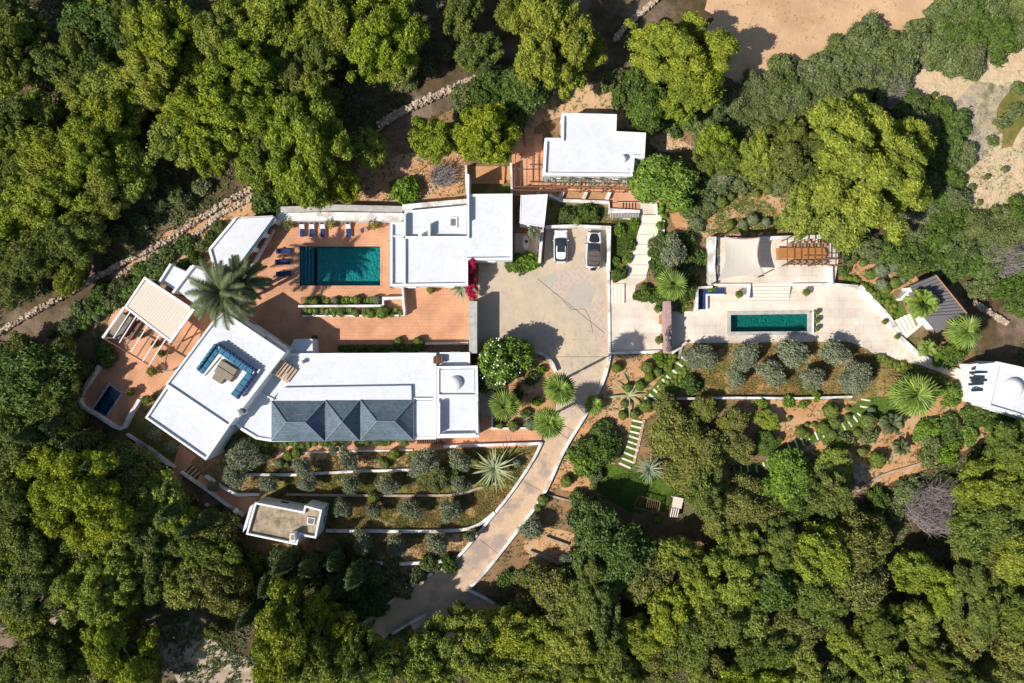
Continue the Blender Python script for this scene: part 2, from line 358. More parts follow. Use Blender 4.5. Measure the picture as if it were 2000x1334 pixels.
# pool outlines in world coordinates
def wr(pts, z=0.1): return [W(p[0], p[1], z)[:2] for p in pts]
POOL1 = wr([(585, 481), (743, 481), (743, 558), (585, 558)]); POOL2 = wr([(1427, 615), (1577, 613), (1577, 647), (1427, 648)])
POOL3 = wr([(214, 752), (237, 768), (205, 815), (180, 801)])
HOLES = [POOL1, POOL2, POOL3]

# ------------------------------------------------------------------ ground
def make_ground():
    xs = np.arange(-90, 91, 2.0); ys = np.arange(-64, 65, 2.0)
    xs = np.concatenate([[-1500, -400, -180], xs, [180, 400, 1500]]); ys = np.concatenate([[-1500, -400, -150], ys, [150, 400, 1500]])
    bm = bmesh.new(); grid = [[bm.verts.new((x, y, 0)) for y in ys] for x in xs]
    for i in range(len(xs)-1):
        for j in range(len(ys)-1): bm.faces.new((grid[i][j], grid[i+1][j], grid[i+1][j+1], grid[i][j+1]))
    for h in HOLES: cut_hole(bm, h)
    for v in bm.verts: v.co.z = g(v.co.x, max(-160, v.co.y))-0.02
    me = bpy.data.meshes.new('ground'); bm.to_mesh(me); bm.free(); me.materials.append(MT['forest_soil'])
    o = bpy.data.objects.new('ground', me); COL.objects.link(o); o['kind'] = 'structure'
make_ground()
sheet('garden_soil', [(160, 600), (330, 480), (560, 345), (780, 250), (1000, 165), (1210, 170), (1500, 330), (1660, 450), (1900, 640), (1930, 830), (1700, 960), (1420, 1090), (1200, 1160), (960, 1160), (660, 1110), (480, 1070), (250, 900), (140, 790)], 'soil', 0.02, wob=0.6, holes=HOLES)
# ground patches
sheet('sand_clearing', [(1365, -40), (1860, -40), (1800, 40), (1700, 100), (1540, 150), (1450, 170), (1385, 110), (1390, 40)], 'sand', 0.05, wob=0.8)
sheet('sand_path', [(1690, 215), (1800, 125), (1870, 120), (2060, 50), (2060, 400), (1960, 430), (1900, 500), (1820, 490), (1800, 440), (1850, 330), (1850, 240), (1790, 200)], 'pale_sand', 0.05, wob=0.8)
sheet('scree_slope', [(1860, 200), (1900, 175), (1960, 165), (1985, 150), (1975, 200), (1990, 240), (1950, 270), (1920, 310), (1880, 325), (1868, 300), (1890, 250)], 'grey_scree', 0.09, wob=0.9)
sheet('slope_grass', [(1945, 215), (1985, 160), (2060, 130), (2060, 260), (2000, 250), (1960, 290)], 'olive_grass', 0.12, wob=0.9)
sheet('earth_yard', [(1040, 195), (1100, 165), (1180, 160), (1225, 190), (1230, 240), (1290, 250), (1370, 290), (1290, 300), (1250, 255), (1090, 225), (1030, 260), (1010, 250)], 'sand', 0.05, wob=0.4)
sheet('red_garden_bed', [(1380, 350), (1470, 340), (1560, 390), (1560, 450), (1660, 470), (1760, 480), (1800, 560), (1700, 575), (1640, 540), (1640, 465), (1390, 465), (1330, 450), (1310, 420)], 'red_soil', 0.05, wob=0.5)
sheet('red_bank', [(560, 350), (700, 330), (820, 290), (905, 290), (910, 385), (800, 405), (560, 402)], 'red_soil', 0.05, wob=0.5)
sheet('red_lower_bed', [(1190, 690), (1320, 690), (1330, 760), (1250, 830), (1160, 960), (1070, 960), (1100, 890), (1150, 810)], 'red_soil', 0.05, wob=0.3)
sheet('red_flower_garden', [(1480, 775), (1760, 775), (1860, 720), (1960, 800), (1930, 860), (1820, 910), (1700, 960), (1640, 900), (1500, 860)], 'red_soil', 0.05, wob=0.5)
sheet('orange_track', [(1190, 1060), (1070, 1030), (1020, 1060), (1040, 1120), (1130, 1160), (1200, 1150), (1230, 1120)], 'red_soil', 0.05, wob=0.4)
sheet('olive_orchard_grass', [(1335, 670), (1655, 668), (1700, 692), (1800, 715), (1900, 750), (1760, 790), (1560, 776), (1370, 776), (1330, 720)], 'dry_grass', 0.06, wob=0.25)
sheet('terrace_grass', [(430, 900), (640, 880), (1058, 872), (1000, 960), (960, 1010), (885, 1095), (700, 1098), (640, 1040), (500, 960)], 'olive_grass', 0.05, wob=0.2)
sheet('dry_terrace', [(640, 978), (900, 965), (990, 955), (950, 1005), (870, 1032), (640, 1034)], 'dry_grass', 0.09, wob=0.3)
sheet('dry_lower_terrace', [(760, 1048), (930, 1045), (890, 1088), (740, 1092)], 'red_soil', 0.09, wob=0.3)
sheet('red_terrace', [(500, 884), (800, 884), (800, 917), (530, 920)], 'red_soil', 0.09, wob=0.15)
sheet('small_terrace_grass', [(262, 800), (345, 868), (350, 885), (338, 905), (240, 850)], 'olive_grass', 0.07)
sheet('hut_lawn', [(1640, 556), (1680, 560), (1720, 590), (1760, 650), (1780, 640), (1760, 590), (1720, 560), (1660, 540)], 'lawn', 0.09, wob=0.1)
sheet('lower_lawn', [(1185, 905), (1260, 925), (1330, 940), (1340, 975), (1300, 1000), (1230, 1000), (1165, 965), (1160, 930)], 'lawn', 0.09, wob=0.15)
sheet('round_lawn', [(1665, 790), (1700, 775), (1760, 775), (1770, 800), (1740, 820), (1690, 830), (1640, 850), (1610, 870), (1600, 850), (1650, 820)], 'lawn', 0.09, wob=0.15)
sheet('dirt_road', [(290, 1240), (360, 1205), (440, 1270), (500, 1300), (490, 1380), (380, 1380), (320, 1290)], 'track', 0.05, wob=0.4)
sheet('dirt_pocket', [(95, 1200), (150, 1180), (170, 1225), (120, 1245)], 'track', 0.05, wob=0.5)
sheet('bank_path', [(430, 400), (500, 350), (560, 335), (600, 350), (480, 440), (390, 500), (250, 560), (170, 640), (160, 620), (260, 500)], 'red_soil', 0.07, wob=0.5)
# paved areas (each a slab with a real edge)
T1 = [(536, 423), (762, 430), (762, 562), (918, 562), (918, 674), (662, 674), (662, 692), (560, 692), (430, 608), (466, 517)]
sheet('pool_terrace', T1, 'terracotta', 0.12, holes=[POOL1], thick=0.3)
sheet('garden_terrace', [(232, 585), (300, 560), (436, 606), (335, 745), (262, 800), (240, 838), (152, 786), (205, 700), (190, 680), (200, 655)], 'terracotta_turned', 0.12, holes=[POOL3], thick=0.3)
sheet('south_walk', [(540, 858), (1058, 836), (1058, 866), (1030, 872), (800, 880), (545, 884)], 'terracotta', 0.12, thick=0.3)
sheet('east_walk', [(933, 812), (965, 812), (965, 836), (1058, 836), (1058, 850), (933, 850)], 'terracotta', 0.126, thick=0.3)
sheet('guest_path', [(352, 868), (382, 892), (365, 918), (352, 945), (330, 975), (322, 958), (340, 905)], 'terracotta_turned', 0.12, thick=0.3)
sheet('lower_guest_path', [(392, 925), (440, 955), (470, 968), (506, 972), (478, 1008), (440, 985), (385, 940)], 'terracotta_turned', 0.12, thick=0.3)
sheet('upper_terrace', [(1000, 262), (1060, 262), (1060, 345), (1245, 350), (1290, 395), (1200, 395), (1100, 392), (1000, 382)], 'terracotta', 0.12, thick=0.3)
DRV = [(935, 512), (1000, 506), (1062, 512), (1066, 444), (1190, 444), (1192, 692), (1180, 740), (1150, 800), (1058, 866), (1085, 800), (1085, 735), (1065, 700), (1040, 686), (966, 700), (966, 836), (933, 836), (933, 590)]
sheet('driveway', DRV, 'concrete', 0.08, thick=0.25)
RL = [(1058, 864), (1040, 900), (1000, 960), (960, 1010), (890, 1092), (830, 1128), (770, 1168), (680, 1240), (600, 1310)]
RR = [(1192, 692), (1180, 740), (1150, 800), (1102, 880), (1064, 962), (1022, 1022), (955, 1108), (914, 1152), (860, 1185), (760, 1240), (640, 1330)]
sheet('road', RL+RR[::-1][:-2]+[(1150, 800)], 'road', 0.10, thick=0.25)
sheet('lower_road_bay', [(914, 1152), (1050, 1215), (1055, 1260), (960, 1290), (820, 1260), (800, 1215), (860, 1185)], 'road', 0.095)
sheet('rough_patch', [(1085, 530), (1130, 525), (1165, 545), (1150, 560), (1130, 552), (1105, 580), (1080, 570), (1060, 575)], 'concrete_rough', 0.084, wob=0.1)
sheet('concrete_patch', [(1096, 585), (1118, 556), (1140, 552), (1165, 562), (1155, 590), (1150, 600), (1118, 605)], 'concrete_patch', 0.088)
sheet('concrete_patch.001', [(1055, 545), (1085, 530), (1092, 545), (1075, 562)], 'concrete_patch', 0.088)
sheet('rough_patch.001', [(1165, 590), (1180, 560), (1188, 640), (1172, 655), (1155, 610)], 'concrete_rough', 0.086, wob=0.1)
CR = [(1190, 692), (1192, 548), (1215, 545), (1226, 500), (1242, 480), (1250, 455), (1255, 432), (1215, 428), (1205, 393), (1280, 393), (1295, 418), (1295, 458), (1280, 460), (1265, 482), (1262, 545), (1242, 556), (1236, 586), (1312, 590), (1312, 690)]
sheet('entry_paving', CR, 'cream_paving', 0.12, thick=0.3)
EA = [(1312, 608), (1362, 608), (1362, 562), (1400, 556), (1640, 556), (1676, 562), (1740, 625), (1760, 665), (1800, 690), (1894, 728), (1892, 748), (1800, 714), (1745, 700), (1705, 690), (1690, 680), (1655, 667), (1340, 670), (1312, 692)]
sheet('east_terrace', EA, 'cream_paving', 0.125, holes=[POOL2], thick=0.3)
sheet('hut_path', [(1752, 640), (1778, 612), (1800, 600), (1815, 622), (1785, 648), (1768, 662)], 'cream_step', 0.13, thick=0.25)
def joints(name, segs, m, dz, parent=None):
    b = MB()
    for (a, c) in segs:
        A = Vector(G(*a)); B = Vector(G(*c)); d = (B-A); n = Vector((-d.y, d.x, 0)).normalized()*0.022
        b.add([A-n+Vector((0, 0, dz)), B-n+Vector((0, 0, dz)), B+n+Vector((0, 0, dz)), A+n+Vector((0, 0, dz))], [(0, 1, 2, 3)])
    o = b.build(name, m, parent); o['kind'] = 'structure'; return o
joints('pavement_joint', [((1050, 545), (1180, 650)), ((1085, 697), (1188, 697)), ((1123, 780), (1140, 806)), ((1092, 845), (1118, 862)), ((1062, 885), (1092, 903))], 'metal_dark', 0.106)
for nm_, pts_ in (('tyre_mark', [(1026, 556), (1032, 570), (1037, 590), (1039, 615), (1035, 616), (1033, 594), (1028, 574), (1022, 560)]), ('tyre_mark', [(1100, 640), (1110, 690), (1100, 740), (1096, 740), (1105, 690), (1096, 642)]), ('tyre_mark', [(1130, 640), (1138, 690), (1126, 750), (1121, 750), (1133, 690), (1125, 642)]), ('tyre_mark', [(1000, 560), (1008, 600), (1002, 640), (998, 640), (1003, 600), (996, 562)]), ('tyre_mark', [(1060, 560), (1072, 600), (1050, 660), (1046, 658), (1066, 600), (1055, 562)])):
    sheet('tyre_mark', pts_, 'tyre_mark', 0.083, wob=0.1)
sheet('rust_stain', [(1090, 595), (1097, 598), (1096, 610), (1090, 612)], 'rust_stain', 0.092, wob=0.15)
sheet('rust_stain', [(1180, 560), (1188, 560), (1188, 688), (1183, 688), (1184, 620)], 'rust_stain', 0.09, wob=0.1)
joints('pavement_crack', [((1096, 585), (1118, 605)), ((1118, 605), (1142, 603)), ((1142, 603), (1152, 622)), ((1152, 622), (1158, 650))], 'tyre', 0.094)
joints('road_joint', [((1023, 940), (1060, 960)), ((937, 1053), (972, 1080)), ((1085, 820), (1125, 845))], 'metal_dark', 0.106)

# ------------------------------------------------------------------ pools
def pool(label, poly, depth, tile, wat, rim=None, rimw=0.0, steps=0, z=0.12):
    c = (sum(p[0] for p in poly)/len(poly), sum(p[1] for p in poly)/len(poly))
    t = empty('swimming_pool', (c[0], c[1], -depth), label, 'pool')
    b = MB(); n = len(poly); ar = sum(poly[i][0]*poly[(i+1) % n][1]-poly[(i+1) % n][0]*poly[i][1] for i in range(n)); q = poly if ar > 0 else poly[::-1]
    vs = [(*p, -depth) for p in q]+[(*p, z-0.002) for p in q]
    b.add(vs, [(0, 1, 2, 3)]+[(i, n+i, n+(i+1) % n, (i+1) % n) for i in range(n)]); b.build('basin', tile, t)
    MB().add([(*p, z-0.10) for p in inset(q, 0.004)], [(0, 1, 2, 3)]).build('water', wat, t)
    if rimw:
        o = inset(q, -rimw); MB().ring(o, inset(q, 0.01), z-0.2, z+0.04).build('coping', rim, t)
    for k in range(steps):
        x0 = min(p[0] for p in q); y0 = min(p[1] for p in q); y1 = max(p[1] for p in q)
        MB().box((x0+0.2+k*0.4, (y0+y1)/2, -depth+0.5*(depth-0.25-k*0.28)), (0.4, y1-y0-0.02, (depth-0.25-k*0.28))).build('step', 'tile_dark', t)
    return t
pool('large turquoise swimming pool on the terracotta terrace with palm shadow across it', POOL1, 1.3, 'tile_teal', 'water_teal', 'terracotta', 0.2, 5)
p2 = pool('long narrow green pool with pale grey stone surround on the cream terrace', POOL2, 1.2, 'tile_green', 'water_teal', 'stone_grey', 0.5)
pool('small dark blue plunge pool set askew in the corner of the left terrace', POOL3, 1.2, 'tile_dark', 'water_blue', 'stone_grey', 0.25)

# ------------------------------------------------------------------ buildings
def wpoly(poly, z): return [W(p[0], p[1], z)[:2] for p in poly]
def window(root, A, B, t, w, z0, z1, kind='window', proud=0.03):
    A = Vector(A[:2]); B = Vector(B[:2]); d = (B-A).normalized(); nn = Vector((d.y, -d.x)); c = A+(B-A)*t+nn*proud; rz = math.atan2(d.y, d.x)
    h = z1-z0; f = MB()
    for s in (-1, 1): f.box((c.x+d.x*s*(w/2-0.04), c.y+d.y*s*(w/2-0.04), (z0+z1)/2), (0.08, 0.1, h), rz)
    f.box((c.x, c.y, z1-0.04), (w-0.16, 0.1, 0.08), rz).box((c.x, c.y, z0+0.04), (w-0.16, 0.1, 0.08), rz)
    fo = f.build(kind, 'wood' if kind == 'door' else 'metal_white', root)
    o = MB().box((c.x, c.y, (z0+z1)/2), (w-0.16, 0.04, h-0.16), rz)
    me = o.build('pane' if kind != 'door' else 'panel', 'glass' if kind != 'door' else 'wood', fo)
    return fo
def ccw(q):
    n = len(q); ar = sum(q[i][0]*q[(i+1) % n][1]-q[(i+1) % n][0]*q[i][1] for i in range(n)); return q if ar > 0 else q[::-1]
def building(name, label, poly, h, par=0.35, pw=0.3, roof='roof_white', wall='plaster', cat='building', wins=True, base=None):
    top = h+par; q = ccw(wpoly(poly, top)); c = (sum(p[0] for p in q)/len(q), sum(p[1] for p in q)/len(q))
    gz = min(g(*p) for p in q)
    t = empty(name, (c[0], c[1], gz if base is None else base), label, cat)
    z0 = (gz-0.4) if base is None else base
    MB().prism(inset(q, 0.025), z0, h, top=False, bottom=False).build('wall', wall, t)
    MB().add([(*p, h) for p in inset(q, 0.03)], [tuple(range(len(q)))]).build('roof', roof, t)
    if par: MB().ring(q, inset(q, pw), h-0.12, top).build('parapet', 'parapet_white', t, bevel=0.03)
    if wins:
        for i in range(len(q)):
            A = Vector(q[i]); B = Vector(q[(i+1) % len(q)]); d = B-A; L_ = d.length; nn = Vector((d.y, -d.x)).normalized(); m = (A+B)/2
            if L_ < 3.2 or nn.dot(-m) <= 0: continue
            k = max(1, int(L_/3.6)); gzz = g(m.x, m.y)
            for j in range(k):
                if (j*7+i) % 4 == 1: window(t, A, B, (j+.5)/k, 1.3, gzz+0.15, gzz+2.25, 'door')
                else: window(t, A, B, (j+.5)/k, 1.2, gzz+0.95, gzz+2.1)
    return t
def block(root, name, poly, z0, z1, m='plaster', bevel=0.0):
    return MB().prism(ccw(wpoly(poly, z1)), z0, z1).build(name, m, root, bevel=bevel)
def strip(root, name, a, b, w, z0, z1, m='parapet_white'):
    A = Vector(W(*a, z1)); B = Vector(W(*b, z1)); d = B-A
    c = (A+B)/2; return MB().box((c.x, c.y, (z0+z1)/2), (math.hypot(d.x, d.y), w, z1-z0), math.atan2(d.y, d.x)).build(name, m, root, bevel=0.02)

# central pool house
t = building('pool_house', 'large flat-roofed white house between the big pool and the driveway', [(762, 433), (789, 433), (789, 461), (912, 461), (912, 379), (1001, 378), (1001, 507), (914, 508), (914, 557), (762, 559)], 3.5)
block(t, 'lower_roof', [(790, 415), (911, 404), (911, 460), (790, 460)], 0, 3.0, 'roof_white')
strip(t, 'parapet_wall', (790, 414), (911, 403), 0.28, 0, 3.35)
strip(t, 'parapet_wall', (790, 417), (790, 554), 0.26, 2.9, 3.85)
strip(t, 'parapet_wall', (764, 461), (788, 461), 0.2, 3.3, 3.75)
strip(t, 'parapet_wall', (914, 340), (914, 432), 0.3, 0, 4.3)
strip(t, 'parapet_wall', (838, 436), (838, 460), 0.3, 3.2, 4.0)
block(t, 'chimney', [(817, 455), (823, 455), (823, 461), (817, 461)], 3.4, 4.3, 'parapet_white', 0.02)
sk = block(t, 'skylight', [(878, 424), (893, 424), (893, 444), (878, 444)], 3.0, 3.2, 'parapet_white', 0.02)
MB().prism(ccw(wpoly([(880, 427), (890, 427), (890, 441), (880, 441)], 3.22)), 3.17, 3.23).build('pane', 'fabric_grey', sk)
# main villa (turned wing)
t = building('villa', 'tall white villa wing set at an angle with a roof terrace and blue sofa', [(437, 608), (557, 689), (446, 834), (323, 751), (415, 628)], 5.5, par=0.28, pw=0.22)
block(t, 'lower_wing', [(325, 754), (445, 835), (402, 899), (284, 816)], -1, 5.1, 'roof_white')
q = ccw(wpoly([(325, 753), (446, 835), (402, 899), (283, 816)], 5.4)); MB().ring(q, inset(q, 0.24), 4.9, 5.4).build('parapet', 'parapet_white', t, bevel=0.03)
strip(t, 'parapet_wall', (460, 622), (520, 664), 0.5, 4.4, 5.2)
block(t, 'stair_hood', [(520, 655), (560, 684), (556, 690), (516, 662)], 3, 5.2, 'plaster')
block(t, 'porch_roof', [(575, 662), (610, 662), (611, 690), (560, 690)], 0, 3.0, 'roof_white')
# low wing
t = building('long_wing', 'long white flat-roofed villa wing carrying the slate hipped roofs', [(567, 690), (852, 689), (852, 716), (852, 858), (530, 863), (500, 858), (470, 840), (456, 826), (560, 695)], 3.4, par=0.22, pw=0.35)
block(t, 'raised_roof', [(553, 757), (803, 753), (804, 781), (532, 784)], 3.3, 3.85, 'roof_white', 0.03)
block(t, 'roof_patch', [(812, 783), (849, 783), (849, 853), (812, 855)], 3.3, 3.55, 'roof_white', 0.03)
strip(t, 'parapet_wall', (808, 779), (850, 779), 0.25, 3.4, 3.7)
strip(t, 'parapet_wall', (514, 770), (534, 780), 0.15, 3.4, 3.6)
def hip(root, x0, x1, y0, y1, ra, rb, z0, z1):
    a, b, c, d = (W(x0, y0, z0), W(x1, y0, z0), W(x1, y1, z0), W(x0, y1, z0)); ym = (y0+y1)/2+2
    e = W(ra, ym, z1); f = W(rb, ym, z1); m = MB()
    if ra == rb: m.add([a, b, c, d, e], [(1, 0, 4), (2, 1, 4), (3, 2, 4), (0, 3, 4)])
    else: m.add([a, b, c, d, e, f], [(1, 0, 4, 5), (2, 1, 5), (3, 2, 5, 4), (0, 3, 4)])
    o = m.build('roof', 'slate', root)
    r = MB()
    for p, q_ in ((a, e), (d, e), (b, f), (c, f)): r.tube([Vector(p)+Vector((0, 0, .03)), Vector(q_)+Vector((0, 0, .04))], 0.06, 5)
    if ra != rb: r.tube([Vector(e)+Vector((0, 0, .04)), Vector(f)+Vector((0, 0, .04))], 0.07, 5)
    r.build('ridge_tile', 'slate_ridge', o)
    MB().prism(ccw([a[:2], b[:2], c[:2], d[:2]]), 3.3, z0-0.005).build('eaves', 'plaster', o)
hip(t, 530, 634.5, 783, 862, 559, 596, 3.9, 5.7); hip(t, 635.5, 702.5, 782, 861, 668, 668, 3.9, 5.7); hip(t, 703.5, 808, 781, 860, 736, 770, 3.9, 5.7)
# east block of the villa
t = building('end_pavilion', 'white end block with small dome and sunken roof court at right of long wing', [(853, 715), (933, 714), (935, 854), (853, 856)], 3.6, par=0.35, pw=0.32)
strip(t, 'parapet_wall', (855, 774), (932, 774), 0.45, 3.5, 4.0)
block(t, 'roof_slab', [(860, 722), (926, 721), (927, 766), (860, 766)], 3.55, 3.78, 'roof_white', 0.03)
MB().lathe(W(889, 748, 3.78), [(0.95, 0), (0.9, 0.25), (0.75, 0.5), (0.5, 0.68), (0.2, 0.78), (0.02, 0.8)], 24).build('dome', 'parapet_white', t, smooth=True)
strip(t, 'court_wall', (857, 786), (857, 848), 0.3, 3.5, 4.75); strip(t, 'court_wall', (860, 850), (930, 849), 0.3, 3.5, 4.3); strip(t, 'court_wall', (931, 786), (932, 848), 0.3, 3.5, 4.1)
t = building('back_annexe', 'small low white roof tucked behind the domed end block', [(856, 688), (918, 688), (918, 713), (856, 713)], 3.0, par=0.2, pw=0.25)
sl = empty('roof_bench', (*W(855, 703, 3.4)[:2], 3.4), 'brown slatted wooden box on the white roof edge behind the domed block', 'bench')
for k in range(4): MB().box((*W(849+k*4.5, 703, 3.9)[:2], 3.78), (0.2, 1.0, 0.06)).build('slat', 'rust_wood' if k % 2 else 'dark_wood', sl)
MB().box((*W(855.5, 703, 3.6)[:2], 3.56), (1.3, 0.9, 0.34)).build('frame', 'wood', sl)
# wooden stair between the two roofs
st = empty('roof_staircase', W(556, 722, 3.4), 'wooden staircase linking the long white roof to the tall villa wing', 'staircase')
dx = Vector((W(582, 716, 3.4)[0]-W(551, 700, 3.4)[0], W(582, 716, 3.4)[1]-W(551, 700, 3.4)[1])).normalized()
for k in range(6):
    a = W(551+k*5.6, 703+k*3.6, 5.0-k*0.27); b_ = W(531+k*5.6, 729+k*3.6, 5.0-k*0.27)
    A = Vector(a); B = Vector(b_); c = (A+B)/2; MB().box(c, ((B-A).length, 0.32, 0.07), math.atan2((B-A).y, (B-A).x)).build('tread', 'pale_wood', st)
    MB().box(c-Vector((0, 0, 0.17)), ((B-A).length-0.06, 0.05, 0.26), math.atan2((B-A).y, (B-A).x)).build('riser', 'dark_wood', st)
# chimney between roofs with round cap
ch = empty('chimney', W(481, 806, 3.4), 'round white chimney standing where the tall wing meets the low roof', 'chimney')
MB().lathe(W(481, 803, 3.2), [(0.35, 0), (0.35, 2.7), (0.5, 2.75), (0.5, 2.95), (0.3, 3.1)], 16).build('shaft', 'parapet_white', ch, smooth=False)
MB().lathe(W(478, 802, 6.35), [(0.2, 0), (0.2, 0.3), (0.32, 0.34), (0.05, 0.45)], 12).build('cowl', 'metal_dark', ch)
vn = empty('roof_vent', W(590, 705, 3.4), 'small white vent stub near the wooden roof stairs', 'vent')
MB().lathe(W(590, 708, 3.4), [(0.22, 0), (0.22, 0.55), (0.3, 0.58), (0.3, 0.7), (0.05, 0.78)], 12).build('vent_pipe', 'parapet_white', vn)

# upper house
t = building('upper_house', 'white stepped flat-roofed house above the car park, nearest the top edge', [(1097, 220), (1205, 223), (1204, 256), (1262, 259), (1259, 309), (1240, 308), (1236, 344), (1060, 342), (1064, 269), (1096, 269)], 3.4, par=0.35, pw=0.36)
MB().lathe(W(1216, 311, 3.4), [(0.5, 0), (0.5, 0.35), (0.4, 0.6), (0.2, 0.75), (0.02, 0.8)], 20).build('dome', 'parapet_white', t, smooth=True)
block(t, 'side_wing', [(1237, 312), (1257, 316), (1240, 348), (1228, 355)], 0, 2.6, 'blue_white')
# garden hut next to parking
t = building('garden_hut', 'small white lean-to roof between the pool house and the parked cars', [(1017, 381), (1070, 379), (1063, 444), (1015, 436)], 2.9, par=0.05, pw=0.12)
# wedge canopy
t = empty('pool_canopy', W(470, 480, 0), 'white wedge-shaped canopy roof with arched front left of the big pool', 'building')
RP = [(459, 427), (535, 423), (466, 517), (424, 541), (409, 487)]
block(t, 'roof', RP, 2.75, 3.0, 'roof_white', 0.03)
q = ccw(wpoly(RP, 3.0))
for a, b_ in (((409, 487), (459, 427)), ((409, 487), (424, 541))): strip(t, 'parapet', a, b_, 0.3, -0.2, 3.25)
strip(t, 'rear_wall', (459, 427), (533, 423), 0.3, -0.2, 2.74)
A = Vector(W(535, 425, 3.0)); B = Vector(W(468, 516, 3.0)); d = (B-A).normalized(); Ln = (B-A).length
fw = MB(); rz = math.atan2(d.y, d.x)
for k in range(4):
    c = A+d*(0.3+k*(Ln-0.6)/3); fw.box((c.x, c.y, 1.3), (0.6, 0.3, 2.6), rz)
for k in range(3):                                      # arch spandrels
    c0 = 0.6+k*(Ln-0.6)/3; w = (Ln-0.6)/3-0.6
    for j in range(10):
        u0 = -1+2*j/10; u1 = u0+0.2; um = (u0+u1)/2; zl = 1.7+0.8*math.sqrt(max(0, 1-um*um)); c = A+d*(c0+w*(um+1)/2)
        fw.box((c.x, c.y, (zl+2.74)/2), (w/10, 0.296, 2.74-zl), rz)
fw.build('arched_front', 'plaster', t)
strip(t, 'fascia', (536, 427), (469, 518), 0.08, 2.72, 3.02, 'fabric_blue')
# small back blocks near the palms
t = building('back_shed', 'low white storage block behind the beige shade roof, under the palms', [(372, 518), (400, 530), (412, 606), (382, 598), (340, 560)], 2.6, par=0.0, wins=False)
strip(t, 'parapet_wall', (378, 518), (337, 572), 0.3, 0, 3.0)
t = building('tool_shed', 'smallest white shed roof touching the beige shade roof', [(335, 517), (370, 533), (340, 566), (312, 550)], 2.3, par=0.0, wins=False)
strip(t, 'parapet_wall', (333, 515), (310, 552), 0.25, 0, 2.7)

# guest house lower
t = building('guest_house', 'small guest house with gravel roof beside the lower olive terraces', [(498, 981), (592, 999), (595, 987), (629, 996), (617, 1052), (585, 1046), (580, 1065), (480, 1044)], 2.9, par=0.4, pw=0.24, roof='gravel_roof')
block(t, 'porch', [(494, 985), (480, 1032), (474, 1040), (476, 1030), (488, 990)], -1.5, 2.4, 'plaster')
ck = block(t, 'chimney', [(566, 1042), (575, 1042), (577, 1058), (565, 1058)], 2.8, 4.2, 'parapet_white', 0.02)
MB().prism(ccw(wpoly([(568, 1045), (573, 1045), (574, 1055), (567, 1055)], 4.25)), 4.19, 4.26).build('flue', 'wood', ck)
sk = block(t, 'skylight', [(600, 1010), (616, 1012), (613, 1026), (599, 1024)], 2.85, 3.1, 'plaster', 0.02)
MB().prism(ccw(wpoly([(602, 1012), (614, 1014), (611, 1024), (601, 1022)], 3.13)), 3.05, 3.13).build('pane', 'fabric_grey', sk)
# domed house at right edge
t = building('domed_house', 'white domed house cut off by the right edge of the picture', [(1948, 706), (1990, 715), (2060, 735), (2060, 840), (1985, 812), (1928, 795)], 3.8, par=0.3, pw=0.4)
sl_ = MB(); z1, z2 = 3.9, 2.2
q = [W(1908, 712, 3.4), W(1948, 708, z1), W(1930, 793, z1), W(1889, 777, z2)]
sl_.add(q, [(3, 2, 1, 0)]); sl_.build('sloping_roof', 'blue_white', t)
MB().prism(ccw([p[:2] for p in q]), -0.5, 2.1).build('wall', 'plaster', t)
for (x, y, w_) in ((1912, 727, 30), (1909, 737, 24), (1914, 743, 26), (1907, 750, 24), (1909, 762, 18)):
    c = W(x, y, 3.3); MB().box((c[0], c[1], 3.2), (w_/S, 0.3, 0.5), 0.05).build('slot_window', 'glass', t)
MB().lathe(W(1976, 757, 3.8), [(1.25, 0), (1.25, 0.3), (1.12, 0.6), (0.8, 0.9), (0.4, 1.05), (0.02, 1.1)], 28).build('dome', 'parapet_white', t, smooth=True)
# slate hut
t = empty('garden_pavilion', W(1830, 595, 0), 'dark grey ribbed-roof pavilion at the right behind a round green palm', 'pavilion')
rp = [W(1827, 537, 3.3), W(1888, 612, 3.0), W(1830, 650, 2.4), W(1803, 617, 2.4), W(1778, 558, 2.9)]
m_ = MB(); m_.add(rp+[(p[0], p[1], p[2]-0.15) for p in rp], [(4, 3, 2, 1, 0), (5, 6, 7, 8, 9)]+[(i, (i+1) % 5, (i+1) % 5+5, i+5) for i in range(5)]); m_.build('roof', 'ribbed_grey', t)
MB().prism(inset(ccw([p[:2] for p in rp]), 0.35), -0.3, 2.2).build('wall', 'plaster', t)
rb = MB()
for k in range(13):
    f = k/12; a = Vector(rp[4]).lerp(Vector(rp[3]), f) if k < 12 else Vector(rp[3]); b2 = Vector(rp[0]).lerp(Vector(rp[1]), f)
    rb.tube([a+Vector((0, 0, .04)), b2+Vector((0, 0, .04))], 0.035, 4)
rb.build('roof_rib', 'metal_dark', t)
MB().tube([Vector(rp[0])+Vector((0, 0, .03)), Vector(rp[1])+Vector((0, 0, .03))], 0.09, 6).build('gutter', 'pot_clay', t)

